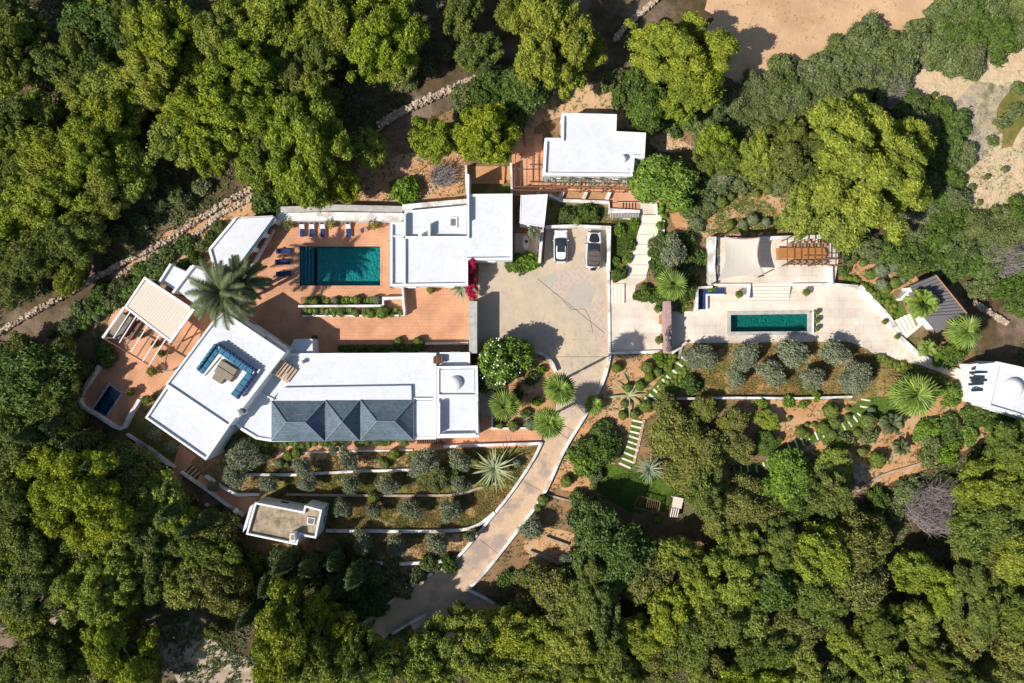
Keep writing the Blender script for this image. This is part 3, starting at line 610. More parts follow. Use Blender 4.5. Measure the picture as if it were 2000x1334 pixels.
# ------------------------------------------------------------------ walls
def wall(label, pts, h=0.6, w=0.35, m='wall_white', name='garden_wall', cat='wall', below=0.8, top_z=None, closed=False):
    P = [Vector(G(px, py, h)) for px, py in pts]
    c = P[len(P)//2]; t = MB(); n = len(P); L_, R2 = [], []
    for i, p in enumerate(P):
        a = P[max(0, i-1)]; b = P[min(n-1, i+1)]; d = Vector((b.x-a.x, b.y-a.y, 0)).normalized(); nn = Vector((-d.y, d.x, 0))*w/2
        if 0 < i < n-1:
            e = Vector((p.x-a.x, p.y-a.y, 0)).normalized(); nn = nn/max(0.5, abs(e.dot(d)))
        L_.append(p+nn); R2.append(p-nn)
    vs = []
    for i in range(n):
        gz = P[i].z
        vs += [L_[i], R2[i], R2[i]-Vector((0, 0, h+below)), L_[i]-Vector((0, 0, h+below))]
    fs = []
    for i in range(n-1):
        for k in range(4): fs.append((4*i+k, 4*i+(k+1) % 4, 4*i+4+(k+1) % 4, 4*i+4+k))
    fs += [(3, 2, 1, 0), tuple(4*(n-1)+k for k in range(4))]
    t.add(vs, fs); o = t.build(name, m, bevel=0.03); tag(o, label, cat); return o
def dense(pts, k=6):
    out = []
    for i in range(len(pts)-1):
        p0 = pts[max(0, i-1)]; p1 = pts[i]; p2 = pts[i+1]; p3 = pts[min(len(pts)-1, i+2)]
        for j in range(k):
            t = j/k; out.append(tuple(0.5*((2*p1[a])+(-p0[a]+p2[a])*t+(2*p0[a]-5*p1[a]+4*p2[a]-p3[a])*t*t+(-p0[a]+3*p1[a]-3*p2[a]+p3[a])*t**3) for a in (0, 1)))
    out.append(pts[-1]); return out
wall('white kerb wall along the left side of the curving road', dense(RL[:7]), 0.5, 0.35)
wall('white kerb wall along the right side of the curving road', dense(RR[:8]), 0.5, 0.4)
wall('shaded white wall running along the lower stretch of the road', [(770, 1170), (680, 1242), (640, 1280)], 0.5, 0.35)
wall('short white wall angling off the road end', [(914, 1152), (945, 1168), (965, 1180)], 0.5, 0.35)
wall('broken white wall below the lower road, half under pines', [(832, 1200), (765, 1238)], 0.5, 0.35)
wall('wide white wall top along the upper side of the big pool terrace', [(540, 424), (640, 422), (787, 424)], 1.6, 1.1)
wall('low white counter wall in front of the arched wedge canopy', [(533, 447), (490, 521)], 0.9, 0.3)
wall('tan stone retaining wall above the big pool terrace', [(548, 409), (660, 405), (786, 408)], 1.9, 0.75, 'stone_grey')
wall('sloping white wall behind the pool house roof', [(786, 405), (912, 394)], 2.2, 0.8)
wall('thick weathered wall between the terracotta court and driveway', [(924, 588), (924, 690)], 3.0, 1.05, 'stone_grey')
wall('white wall beside the planting strip below the big pool', [(582, 598), (748, 597)], 0.9, 0.3)
wall('low white edging wall below the lavender strip on the court', [(590, 617), (790, 616)], 0.5, 0.22)
wall('white box wall at the right end of the pool planting strip', [(748, 597), (748, 583), (786, 581), (790, 616)], 1.0, 0.25)
wall('white spur wall dropping from the pool house to the planter', [(786, 560), (790, 612)], 1.5, 0.25)
wall('low white wall at the foot of the court hedge', [(830, 671), (915, 670)], 0.7, 0.3)
wall('white wall wrapping the car parking bay', [(1066, 443), (1122, 441), (1190, 444), (1189, 530)], 1.2, 0.4)
wall('tall white wall between the small courtyard and the parking bay', [(1060, 442), (1054, 512)], 2.3, 0.35)
wall('long white kerb between driveway and pale entry steps', [(1189, 532), (1190, 600), (1191, 690)], 0.3, 0.3)
wall('curved white wall round the flowering tree on the driveway island', dense([(1040, 686), (1062, 692), (1078, 708), (1086, 726)]), 0.7, 0.4)
wall('white edging wall of the palm bed beside the domed block', [(962, 757), (961, 837), (1045, 836)], 0.5, 0.25)
wall('white terrace wall ending at the curving road above the agave', [(866, 873), (960, 869), (1056, 866)], 0.6, 0.35)
wall('white edging of the walk in front of the slate roofs', [(545, 886), (700, 881), (806, 879)], 0.3, 0.25)
wall('uppermost olive terrace retaining wall, white and weathered', [(445, 912), (480, 927), (570, 928), (690, 921), (800, 918)], 0.5, 0.35)
wall('middle olive terrace retaining wall of rough stone', dense([(560, 966), (700, 968), (880, 967), (930, 955), (968, 944)]), 0.4, 0.3, 'stone')
wall('long curved olive terrace wall right of the guest house', dense([(636, 1037), (760, 1038), (880, 1037), (930, 1027), (966, 1001)]), 0.6, 0.4)
wall('lowest short olive terrace wall by the road', [(720, 1098), (770, 1103), (830, 1099), (886, 1095)], 0.6, 0.4)
wall('stone retaining wall between road and right-hand scrub', [(1035, 1078), (1100, 1104), (1150, 1130), (1205, 1155)], 0.5, 0.4, 'stone')
wall('pale edging on the bank right of the road', [(1064, 965), (1100, 975), (1140, 985)], 0.3, 0.25, 'stone')
wall('upper pale stone edging on the shaded bank right of the road', [(1066, 1050), (1110, 1066)], 0.5, 0.35, 'stone')
wall('white wall round the plunge pool corner of the left terrace', dense([(208, 690), (185, 725), (153, 784), (190, 812), (234, 838), (250, 815), (272, 780)], 3), 0.9, 0.4)
wall('upper white wall of the small stepped beds below the villa', [(246, 848), (300, 882), (341, 914)], 0.5, 0.35)
wall('lower white wall of the small stepped beds below the villa', [(262, 868), (268, 895), (320, 930)], 0.5, 0.35)
wall('middle white wall of the small stepped beds below the villa', [(264, 866), (300, 888), (330, 910)], 0.5, 0.3)
wall('white wall along the upper edge of the guest house path', [(400, 930), (430, 950), (462, 967), (505, 966)], 0.6, 0.35)
wall('white wall along the lower edge of the guest house path', [(352, 922), (400, 955), (440, 985), (475, 1008)], 0.6, 0.35)
wall('lowest white wall left of the guest house', [(400, 985), (430, 1005), (475, 1032)], 0.5, 0.3)
wall('white wall on the left side of the brown terrace bed', [(910, 322), (912, 378)], 1.2, 0.3)
wall('white wall beside the timber slats left of the upper house', [(998, 318), (1000, 380)], 1.6, 0.3)
wall('white wall under the pergola of the upper house', [(1072, 380), (1095, 391), (1190, 395), (1190, 412), (1250, 413)], 0.6, 0.4)
wall('white edge of the pale path beside the round green tree', [(1282, 398), (1284, 430), (1296, 432), (1296, 458)], 0.4, 0.25)
wall('pinkish vine-topped wall at the entry to the east terrace', [(1304, 588), (1307, 690)], 2.4, 0.85, 'pink_stone')
wall('white wall beside the pinkish gateway wall', [(1290, 590), (1296, 600), (1297, 686), (1192, 690)], 0.4, 0.3)
wall('white wall stepping down right of the gateway', [(1312, 690), (1342, 668)], 0.7, 0.35)
wall('white wall on the left side of the raised sail deck', [(1393, 462), (1390, 520), (1393, 556)], 1.6, 0.9)
wall('white wall along the upper side of the raised deck', [(1480, 466), (1560, 463), (1600, 462), (1645, 462)], 1.4, 0.5)
wall('white wall on the right end of the raised deck', [(1624, 520), (1625, 556)], 1.3, 0.4)
wall('white retaining wall left of the deck steps', [(1395, 556), (1466, 556), (1462, 584)], 1.1, 0.3)
wall('white retaining wall right of the deck steps', [(1548, 556), (1628, 555), (1676, 559)], 1.1, 0.35)
wall('white parapet running diagonally along the right edge of the east terrace', [(1664, 558), (1680, 562), (1735, 620), (1748, 640)], 0.5, 0.8)
wall('white parapet following the narrow path to the domed house', [(1752, 652), (1800, 696), (1890, 730)], 0.5, 0.5)
wall('white corner wall around the sunken bench left of the sail deck', [(1361, 608), (1362, 562), (1392, 560)], 1.3, 0.35)
wall('thin white wall below the olive orchard', [(1318, 779), (1440, 777), (1560, 778), (1665, 775)], 0.7, 0.3)
wall('dark reddish edging wall along the lower red garden', dense([(1675, 960), (1720, 930), (1800, 905), (1830, 890)], 4), 0.3, 0.3, 'stone')
wall('curved white wall left of the grey pavilion', dense([(1760, 585), (1775, 570), (1795, 555), (1818, 545)], 4), 1.2, 0.4)
wall('tan garden wall beside the orchard corner', [(1335, 668), (1325, 700)], 0.4, 0.3, 'stone')

# raised deck, steps, platform
dk = sheet('raised_deck', [(1397, 464), (1645, 464), (1630, 554), (1397, 554)], 'cream_paving', 0, flat=0.8, thick=0.8)
def steps(label, a0, a1, b0, b1, n, z0, z1, m='cream_step', name='steps', gapmat=None):
    """treads from edge a (top) to edge b (bottom)"""
    t = empty(name, G((a0[0]+b1[0])/2, (a0[1]+b1[1])/2), label, 'steps')
    if m == 'cream_step':  # darker strips along tread edges, painted in for missing step shade
        for k in range(1, n+1):
            f = k/n-0.02; P0 = [a0[i]+(b0[i]-a0[i])*f for i in (0, 1)]; P1 = [a1[i]+(b1[i]-a1[i])*f for i in (0, 1)]; zz = z0+(z1-z0)*(k-0.5)/n
            A = Vector(W(*P0, zz)); B = Vector(W(*P1, zz)); d = B-A; c = (A+B)/2; MB().box((c.x, c.y, zz+0.01), (d.length, 0.09, 0.03), math.atan2(d.y, d.x)).build('shade_line', 'stone_grey', t)
    for k in range(n):
        f0, f1 = k/n, (k+1)/n; zt = z0+(z1-z0)*(k+0.5)/n
        q = []
        for f, e in ((f0, 0), (f0, 1), (f1, 1), (f1, 0)):
            s, d2 = ((a0, b0) if e == 0 else (a1, b1)); q.append((s[0]+(d2[0]-s[0])*f, s[1]+(d2[1]-s[1])*f))
        gz = [G(*p) for p in q]; base = sum(p[2] for p in gz)/4
        w = [W(p[0], p[1], base+zt)[:2] for p in q]
        b = MB().prism(ccw(w), base-0.2, base+zt); b.build('step', m if not (gapmat and k % 2) else gapmat, t)
    return t
steps('broad pale steps from the raised deck to the east terrace', (1466, 554), (1545, 554), (1461, 588), (1541, 588), 5, 0.8, 0.14)
steps('pale corner steps from the driveway up to the entry paving', (1192, 554), (1192, 592), (1220, 554), (1220, 592), 4, 0.15, 0.28)
steps('pale steps leading from the east terrace to the grey pavilion', (1777, 612), (1790, 640), (1738, 630), (1755, 658), 5, 0.9, 0.15)
steps('pale terraced path steps beside the round green tree', (1255, 420), (1294, 420), (1225, 540), (1262, 540), 6, 0.5, 0.16)
steps('timber steps below the lower corner of the villa', (371, 905), (352, 925), (395, 925), (374, 944), 8, 0.2, 0.15, 'pale_wood', gapmat='dark_wood')
steps('brown steps dropping left of the guest house path', (380, 965), (388, 978), (354, 985), (362, 998), 8, 0.2, 0.1, 'wood', gapmat='dark_wood')
steps('orange ramp with dark slots at the end of the upper pergola walk', (1194, 396), (1194, 410), (1250, 397), (1250, 412), 1, 0.16, 0.16, 'terracotta')
us = steps('outdoor stairs left of the upper house under a big pine', (1024, 250), (1043, 248), (1026, 288), (1043, 287), 7, 0.9, 0.2, 'wood')
for i in range(5):
    pass
sd = empty('slot_drain', G(1230, 404), 'row of five dark slots in the orange ramp of the upper walk', 'drain')
for k in range(5): MB().box((*W(1217+k*6, 404, 0.2)[:2], 0.2), (0.14, 1.1, 0.05)).build('slot', 'dark_wood', sd)
sf = empty('slatted_fence', G(1217, 421), 'grey vertical slat fence below the orange ramp', 'fence')
for k in range(19): MB().box((*W(1193+k*3.0, 421, 0.8)[:2], 0.4), (0.12, 0.5, 0.8)).build('slat', 'stone_grey', sf)
wb = empty('retaining_slats', G(850, 875), 'row of brown vertical slats below the white end block', 'fence')
for k in range(16): MB().box((*W(815+k*3.6, 862, 0.9)[:2], 0.5), (0.11, 0.75, 0.8)).build('slat', 'rust_wood', wb)
# white ribs of the upper walkway
for k, (x, lab) in enumerate(((1049, 'leftmost slanting white rib below the upper pergola'), (1097, 'second slanting white rib from the left below the upper pergola'), (1143, 'third slanting white rib from the left below the upper pergola'), (1189, 'rightmost slanting white rib below the upper pergola'))):
    wall(lab, [(x+3, 374), (x-3, 388)], 0.7, 0.45, name='wall_rib')
    if k < 3: sheet('walkway_panel', [(x+8, 376), (x+42, 376), (x+36, 389), (x+3, 388)], 'wood', 0.14)
for (pts, m, dz) in (([(914, 325), (996, 325), (996, 352), (914, 352)], 'red_soil', 0.1), ([(914, 358), (996, 358), (996, 376), (914, 376)], 'olive_grass', 0.1), ([(1072, 385), (1095, 395), (1190, 400), (1190, 438), (1070, 438)], 'olive_grass', 0.1), ([(1194, 426), (1245, 428), (1245, 480), (1225, 548), (1194, 548)], 'dry_grass', 0.1), ([(968, 702), (1040, 688), (1066, 702), (1084, 735), (1084, 800), (1058, 834), (968, 834)], 'red_soil', 0.1), ([(588, 604), (788, 604), (788, 615), (588, 615)], 'soil', 0.16), ([(588, 580), (746, 580), (746, 595), (588, 595)], 'soil', 0.16), ([(665, 674), (830, 672), (830, 686), (665, 688)], 'soil', 0.16), ([(1005, 456), (1056, 456), (1048, 505), (1005, 505)], 'concrete_rough', 0.1)):
    sheet('planting_bed', pts, m, dz)
cp = wall('tan kerb across the brown terrace bed', [(914, 355), (983, 355), (983, 325)], 0.4, 0.5, 'terracotta')

# ------------------------------------------------------------------ pergolas and shade
def beam(root, a, b, z, w=0.12, h=0.14, m='wood', name='beam'):
    A = Vector(W(*a, z)); B = Vector(W(*b, z)); c = (A+B)/2; d = B-A
    return MB().box((c.x, c.y, z-h/2), (math.hypot(d.x, d.y), w, h), math.atan2(d.y, d.x)).build(name, m, root)
def post(root, p, z, w=0.14, m='wood', z0=0.0):
    X, Y, _ = W(*p, z); MB().box((X, Y, (z+z0)/2-0.08), (w, w, z-z0-0.16)).build('post', m, root)
t = empty('shade_pergola', W(280, 620, 0), 'beige fabric-roofed white pergola on the left terrace with open beams', 'pergola')
q = wpoly([(286, 545), (376, 606), (332, 664), (247, 600)], 3.2); MB().prism(ccw(q), 3.05, 3.1).build('canopy', 'fabric_beige', t)
q = ccw(wpoly([(282, 540), (380, 605), (333, 670), (242, 600)], 3.2)); MB().ring(q, inset(q, 0.28), 2.95, 3.2).build('frame', 'metal_white', t, bevel=0.02)
for i in range(1, 20):
    f = i/20; a = (286+(376-286)*f, 545+(606-545)*f); b_ = (247+(332-247)*f, 600+(664-600)*f); beam(t, a, b_, 3.125, 0.03, 0.02, 'fabric_beige', 'seam')
beam(t, (242, 600), (200, 660), 3.2, 0.28, 0.2, 'metal_white'); beam(t, (333, 670), (318, 722), 3.0, 0.1, 0.1, 'rust_wood')
beam(t, (201, 660), (316, 727), 3.0, 0.14, 0.18, 'dark_wood')
for k in range(7):
    f = (k+0.7)/7.3; a = (246+(330-246)*f, 602+(668-602)*f); b_ = (a[0]-33, a[1]+52); beam(t, a, b_, 3.15, 0.11, 0.15, 'metal_white' if k not in (2, 4) else 'fabric_grey', 'rafter')
for p in ((284, 543), (377, 606), (333, 668), (244, 601), (203, 660), (315, 725)): post(t, p, 3.0, 0.16, 'metal_white')
t = empty('upper_pergola', W(1110, 365, 0), 'brown timber pergola with climbers along the front of the upper house', 'pergola')
beam(t, (1000, 364), (1228, 369), 2.7, 0.14, 0.18, 'rust_wood'); beam(t, (1000, 371), (1228, 375), 2.4, 0.10, 0.12, 'rust_wood')
for k in range(14):
    x = 1062+k*12.5; beam(t, (x, 346), (x+(3 if k % 2 else -3), 372), 2.82, 0.09, 0.11, 'rust_wood', 'rafter')
for k in range(6): post(t, (1004+k*44, 368), 2.6, 0.13, 'rust_wood')
for k in range(5): beam(t, (1007+k*11, 300), (1005+k*12, 366), 2.75, 0.09, 0.11, 'rust_wood', 'rafter')
beam(t, (1000, 330), (1058, 330), 2.62, 0.11, 0.12, 'rust_wood')
t = empty('dining_pergola', W(1590, 490, 0.8), 'thin rust-coloured pergola frame over the long dining table', 'pergola')
for k in range(9): beam(t, (1538+k*13.6, 464), (1538+k*13.6, 520), 3.3, 0.1, 0.12, 'rust_wood', 'rafter')
beam(t, (1536, 516), (1650, 517), 3.15, 0.12, 0.14, 'rust_wood'); beam(t, (1560, 506), (1650, 506), 3.0, 0.09, 0.1, 'rust_wood')
for p in ((1540, 516), (1648, 516), (1594, 516), (1540, 466), (1648, 466)): post(t, p, 3.05, 0.12, 'rust_wood', 0.8)
# shade sail: curved surface
t = empty('shade_sail', W(1440, 510, 0.8), 'large cream shade sail stretched over the raised deck', 'shade sail')
C4 = [W(1414, 462, 3.0), W(1484, 464, 4.0), W(1492, 536, 3.0), W(1402, 548, 3.6)]
n = 20; V = []
for i in range(n+1):
    for j in range(n+1):
        u, v = i/n, j/n; uu = u+(0.5-u)*0.22*math.sin(math.pi*v)*(1 if True else 0)*abs(2*u-1); vv = v+(0.5-v)*0.10*math.sin(math.pi*u)*abs(2*v-1)
        p = (Vector(C4[0])*(1-uu)+Vector(C4[1])*uu)*(1-vv)+(Vector(C4[3])*(1-uu)+Vector(C4[2])*uu)*vv
        p.z -= 0.25*math.sin(math.pi*u)*math.sin(math.pi*v)+0.012*math.sin(u*40)*(1-v); V.append(tuple(p))
F = [(i*(n+1)+j, i*(n+1)+j+1, (i+1)*(n+1)+j+1, (i+1)*(n+1)+j) for i in range(n) for j in range(n)]
MB().add(V, F).build('sail_cloth', 'sail', t, smooth=True)
ed = MB(); ed.tube([Vector(V[n*(n+1)+j])+Vector((0, 0, .02)) for j in range(n+1)], 0.07, 5); ed.tube([Vector(V[i*(n+1)])+Vector((0, 0, .02)) for i in range(n+1)], 0.07, 5); ed.build('edge_band', 'pink_stone', t)
for p, z in (((1411, 458), 3.1), ((1490, 455), 4.2), ((1493, 538), 3.1), ((1399, 552), 3.7)): post(t, p, z, 0.12, 'dark_wood', 0.8)

# ------------------------------------------------------------------ furniture
def copy_at(root, loc, rz, label, group=None):
    c = copy_tree(root); c.location = loc; c.rotation_euler = (0, 0, rz); c['label'] = label
    if group: c['group'] = group
    return c
def make_lounger(name, cushion, towel):
    t = empty(name, (0, 0, 0), 'x', 'sun lounger', 'sun loungers round the big pool')
    MB().box((0, -0.2, 0.28), (0.7, 1.5, 0.05)).box((-0.33, 0, 0.3), (0.05, 1.95, 0.06)).box((0.33, 0, 0.3), (0.05, 1.95, 0.06)).build('frame', 'metal_white' if cushion == 'fabric_white' else 'dark_wood', t)
    for sx in (-1, 1):
        for sy in (-0.85, 0.7): MB().box((sx*0.3, sy, 0.13), (0.06, 0.06, 0.26)).build('leg', 'metal_white' if cushion == 'fabric_white' else 'dark_wood', t)
    MB().box((0, -0.42, 0.36), (0.64, 1.1, 0.1)).build('seat_cushion', towel, t, bevel=0.03)
    b = MB(); b.box((0, 0, 0), (0.64, 0.85, 0.1)); a = R_(28)
    b.v = [(x, y*math.cos(a)-z*math.sin(a)+0.5, y*math.sin(a)+z*math.cos(a)+0.55) for x, y, z in b.v]; b.build('backrest', cushion, t, bevel=0.03)
    b = MB(); b.box((0, 0, 0), (0.5, 0.25, 0.12)); b.v = [(x, y+0.78, z+0.78) for x, y, z in b.v]; b.build('headrest', 'fabric_navy' if cushion == 'fabric_white' else cushion, t, bevel=0.03)
    return t
l0 = make_lounger('sun_lounger', 'fabric_white', 'fabric_navy'); pos = [(591, 449, 'leftmost of the white and blue sun loungers above the big pool'), (610, 449, 'second white and blue sun lounger from the left above the pool'), (631, 449, 'third white and blue sun lounger from the left above the pool'), (681, 449, 'white and blue sun lounger standing apart, nearest the two small chairs')]
for i, (x, y, lab) in enumerate(pos):
    X, Y, _ = W(x, y, 0.3)
    if i == 0: l0.location = (X, Y, 0.12); l0['label'] = lab
    else: copy_at(l0, (X, Y, 0.12), R_(2*i-3), lab)
l1 = make_lounger('sun_lounger', 'fabric_navy', 'fabric_navy'); pos = [(555, 491, 'uppermost dark blue sun lounger at the left end of the pool'), (553, 512, 'middle dark blue sun lounger at the left end of the pool'), (555, 535, 'lowest dark blue sun lounger at the left end of the pool')]
for i, (x, y, lab) in enumerate(pos):
    X, Y, _ = W(x, y, 0.3)
    if i == 0: l1.location = (X, Y, 0.12); l1.rotation_euler = (0, 0, R_(90)); l1['label'] = lab
    else: copy_at(l1, (X, Y, 0.12), R_(90+2*i), lab)
tb = empty('side_table', (*W(540, 501, 0.4)[:2], 0.12), 'small table with a yellow towel between the dark blue loungers', 'side table')
MB().box((*W(547, 501, 0.5)[:2], 0.45), (0.9, 0.3, 0.04)).build('table_top', 'wood', tb); MB().box((*W(547, 501, 0.5)[:2], 0.49), (0.8, 0.2, 0.04)).build('towel', 'yellow', tb)
for s in (-1, 1): MB().box((W(547, 501, 0.3)[0]+s*0.35, W(547, 501, 0.3)[1], 0.28), (0.05, 0.22, 0.3)).build('leg', 'dark_wood', tb)
def make_chair(name, m, label, cat='chair'):
    t = empty(name, (0, 0, 0), label, cat)
    MB().box((0, 0, 0.42), (0.5, 0.5, 0.05)).build('seat', m, t, bevel=0.01); MB().box((0, 0.24, 0.68), (0.5, 0.05, 0.45)).build('backrest', m, t, bevel=0.01)
    for sx in (-1, 1):
        for sy in (-1, 1): MB().box((sx*0.21, sy*0.21, 0.2), (0.05, 0.05, 0.4)).build('leg', m, t)
    return t
c0 = make_chair('patio_chair', 'pink_stone', 'left one of two small reddish chairs right of the loungers'); c0.location = (*W(701, 453, 0.4)[:2], 0.12); c0.rotation_euler = (0, 0, R_(-30))
copy_at(c0, (*W(714, 448, 0.4)[:2], 0.12), R_(-50), 'right one of two small reddish chairs, nearer the pool house')
# roof sofa
so = empty('corner_sofa', W(440, 705, 5.5), 'U-shaped blue cushioned sofa on the roof terrace of the tall wing', 'sofa')
outer = [(423, 669), (499, 723), (460, 780), (446, 772), (479, 726), (431, 695), (397, 735), (382, 726)]
MB().prism(ccw(wpoly(outer, 5.9)), 5.5, 5.85).build('base', 'plaster', so)
def seg(a, b_, w, z0, z1, m, nm, k, gap=0.06):
    A = Vector(W(*a, z1)); B = Vector(W(*b_, z1)); d = B-A; L_ = d.length/k; rz = math.atan2(d.y, d.x)
    for i in range(k):
        c = A+d*((i+.5)/k); MB().box((c.x, c.y, (z0+z1)/2), (L_-gap, w, z1-z0), rz).build(nm, m, so, bevel=0.04)
seg((423, 682), (389, 727), 0.85, 5.86, 6.05, 'fabric_blue', 'seat_cushion', 4); seg((426, 681), (492, 727), 0.9, 5.86, 6.05, 'fabric_blue', 'seat_cushion', 6); seg((488, 730), (455, 774), 0.85, 5.86, 6.05, 'fabric_blue', 'seat_cushion', 4)
seg((424, 672), (499, 725), 0.3, 5.9, 6.45, 'fabric_navy', 'back_cushion', 12, 0.1); seg((499, 727), (462, 779), 0.3, 5.9, 6.4, 'fabric_navy', 'back_cushion', 8, 0.1); seg((420, 672), (384, 722), 0.3, 5.9, 6.4, 'fabric_blue', 'back_cushion', 6, 0.1)
ft = empty('roof_table', W(440, 727, 5.5), 'taupe covered table in the middle of the blue roof sofa', 'table')
MB().box((*W(441, 724, 6.1)[:2], 5.85), (2.6, 1.9, 0.7), R_(-32), 0.93).build('cover', 'fabric_taupe', ft, bevel=0.05)
MB().tube([W(424, 714, 6.24), W(458, 736, 6.24)], 0.04, 5).build('cover_seam', 'fabric_grey', ft)
MB().box((*W(427, 738, 5.9)[:2], 5.75), (1.4, 1.0, 0.5), R_(-32)).build('side_box', 'fabric_taupe', ft, bevel=0.03)
tr = empty('roof_mat', W(436, 722, 5.51), 'pale square mat under the taupe roof table', 'mat')
MB().box((*W(440, 726, 5.52)[:2], 5.515), (4.0, 3.4, 0.02), R_(-32)).build('mat_cloth', 'parapet_white', tr)
# left terrace seating under pergola
s1 = empty('daybed', W(240, 640, 0.1), 'grey cushioned daybed under the open beams of the left pergola', 'daybed')
MB().box((*W(237, 636, 0.5)[:2], 0.35), (3.4, 1.5, 0.45), R_(56)).build('base', 'fabric_grey', s1, bevel=0.04); MB().box((*W(233, 632, 0.7)[:2], 0.66), (2.9, 0.9, 0.16), R_(56)).build('cushion', 'fabric_taupe', s1, bevel=0.05)
s2 = empty('sofa', W(262, 645, 0.1), 'brown leather sofa beside the grey daybed under the left pergola', 'sofa')
MB().box((*W(260, 646, 0.5)[:2], 0.35), (2.6, 0.9, 0.45), R_(56)).build('seat', 'rust_wood', s2, bevel=0.05); MB().box((*W(254, 642, 0.7)[:2], 0.6), (2.6, 0.25, 0.9), R_(56)).build('backrest', 'rust_wood', s2, bevel=0.05)
def pot(x, y, r, label, plant='topiary', base=0.12, m='pot_clay'):
    X, Y, _ = W(x, y, base+0.5); t = empty('potted_plant', (X, Y, base if Y > -16 else g(X, Y)+0.1), label, 'potted plant')
    z = t.location.z
    MB().lathe((X, Y, z), [(r*0.55, 0), (r*0.75, 0.35), (r*0.8, 0.4), (r*0.68, 0.4)], 14).build('pot', m, t, smooth=False)
    V, F = leaf_cloud([((0, 0, 0.42+r*0.8), (r, r, r*0.9))], 700, 0.11, 1)
    me = fast_mesh('foliage', V, F, plant); o = bpy.data.objects.new('foliage', me); COL.objects.link(o); o.parent = t; return t

# ------------------------------------------------------------------ foliage generators
RNG = np.random.default_rng(7)
def ico(sub=1):
    bm = bmesh.new(); bmesh.ops.create_icosphere(bm, subdivisions=sub, radius=1); V = np.array([v.co[:] for v in bm.verts]); F = np.array([[v.index for v in f.verts] for f in bm.faces]); bm.free(); return V, F
ICO_V, ICO_F = ico(2)
def leaf_cloud(clumps, per_m2_or_n, size, seed, elong=1.5, jitter=0.65, down=-0.35, total=True, shell=0.16, aim=None):
    """one triangle per leaf or needle tuft on the shells of clumps"""
    rng = np.random.default_rng(seed); C = np.array([c[0] for c in clumps]); Rd = np.array([c[1] for c in clumps])
    area = Rd[:, 0]*Rd[:, 1]; n_tot = per_m2_or_n; cnt = np.maximum(8, (n_tot*area/area.sum())).astype(int)
    idx = np.repeat(np.arange(len(clumps)), cnt); n = len(idx)
    z = rng.uniform(down, 1, n); th = rng.uniform(0, 2*np.pi, n); rr = np.sqrt(np.maximum(0, 1-z*z)); D = np.stack([rr*np.cos(th), rr*np.sin(th), z], 1)
    sc = 1+rng.normal(0, shell, n)*0.6-np.abs(rng.normal(0, shell, n))*0.5
    # lumpy shells
    ph = C[idx].sum(1)*3.1; lump = 1+0.13*np.sin(D[:, 0]*5+ph)*np.cos(D[:, 1]*6+ph*1.7)+0.10*np.sin(D[:, 2]*7+D[:, 0]*8+ph*0.6)
    P = C[idx]+Rd[idx]*D*(sc*lump)[:, None]
    N = D+rng.normal(0, jitter, (n, 3)); N /= np.linalg.norm(N, axis=1)[:, None]
    A = rng.normal(0, 1, (n, 3))
    A = A-N*(A*N).sum(1)[:, None]; A /= np.linalg.norm(A, axis=1)[:, None]; B = np.cross(N, A)
    s = size*rng.uniform(0.6, 1.35, n)[:, None]
    V = np.stack([P+A*s*elong*0.5, P-A*s*elong*0.35+B*s*0.5, P-A*s*elong*0.35-B*s*0.5], 1).reshape(-1, 3)
    return V, np.arange(3*n).reshape(-1, 3)
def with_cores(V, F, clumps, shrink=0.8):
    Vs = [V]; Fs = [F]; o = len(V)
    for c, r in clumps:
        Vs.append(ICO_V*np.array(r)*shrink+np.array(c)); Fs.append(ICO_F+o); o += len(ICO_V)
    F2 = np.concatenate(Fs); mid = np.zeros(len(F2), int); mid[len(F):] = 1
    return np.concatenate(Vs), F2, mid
def disc_points(rng, R, n, dmin, outline):
    pts = []
    for _ in range(n*30):
        a = rng.uniform(0, 2*math.pi); d = R*math.sqrt(rng.uniform(0, 1))
        if d > R*outline(a): continue
        x, y = d*math.cos(a), d*math.sin(a)
        if all((x-p[0])**2+(y-p[1])**2 > dmin**2 for p in pts): pts.append((x, y, d, a))
        if len(pts) >= n: break
    return pts
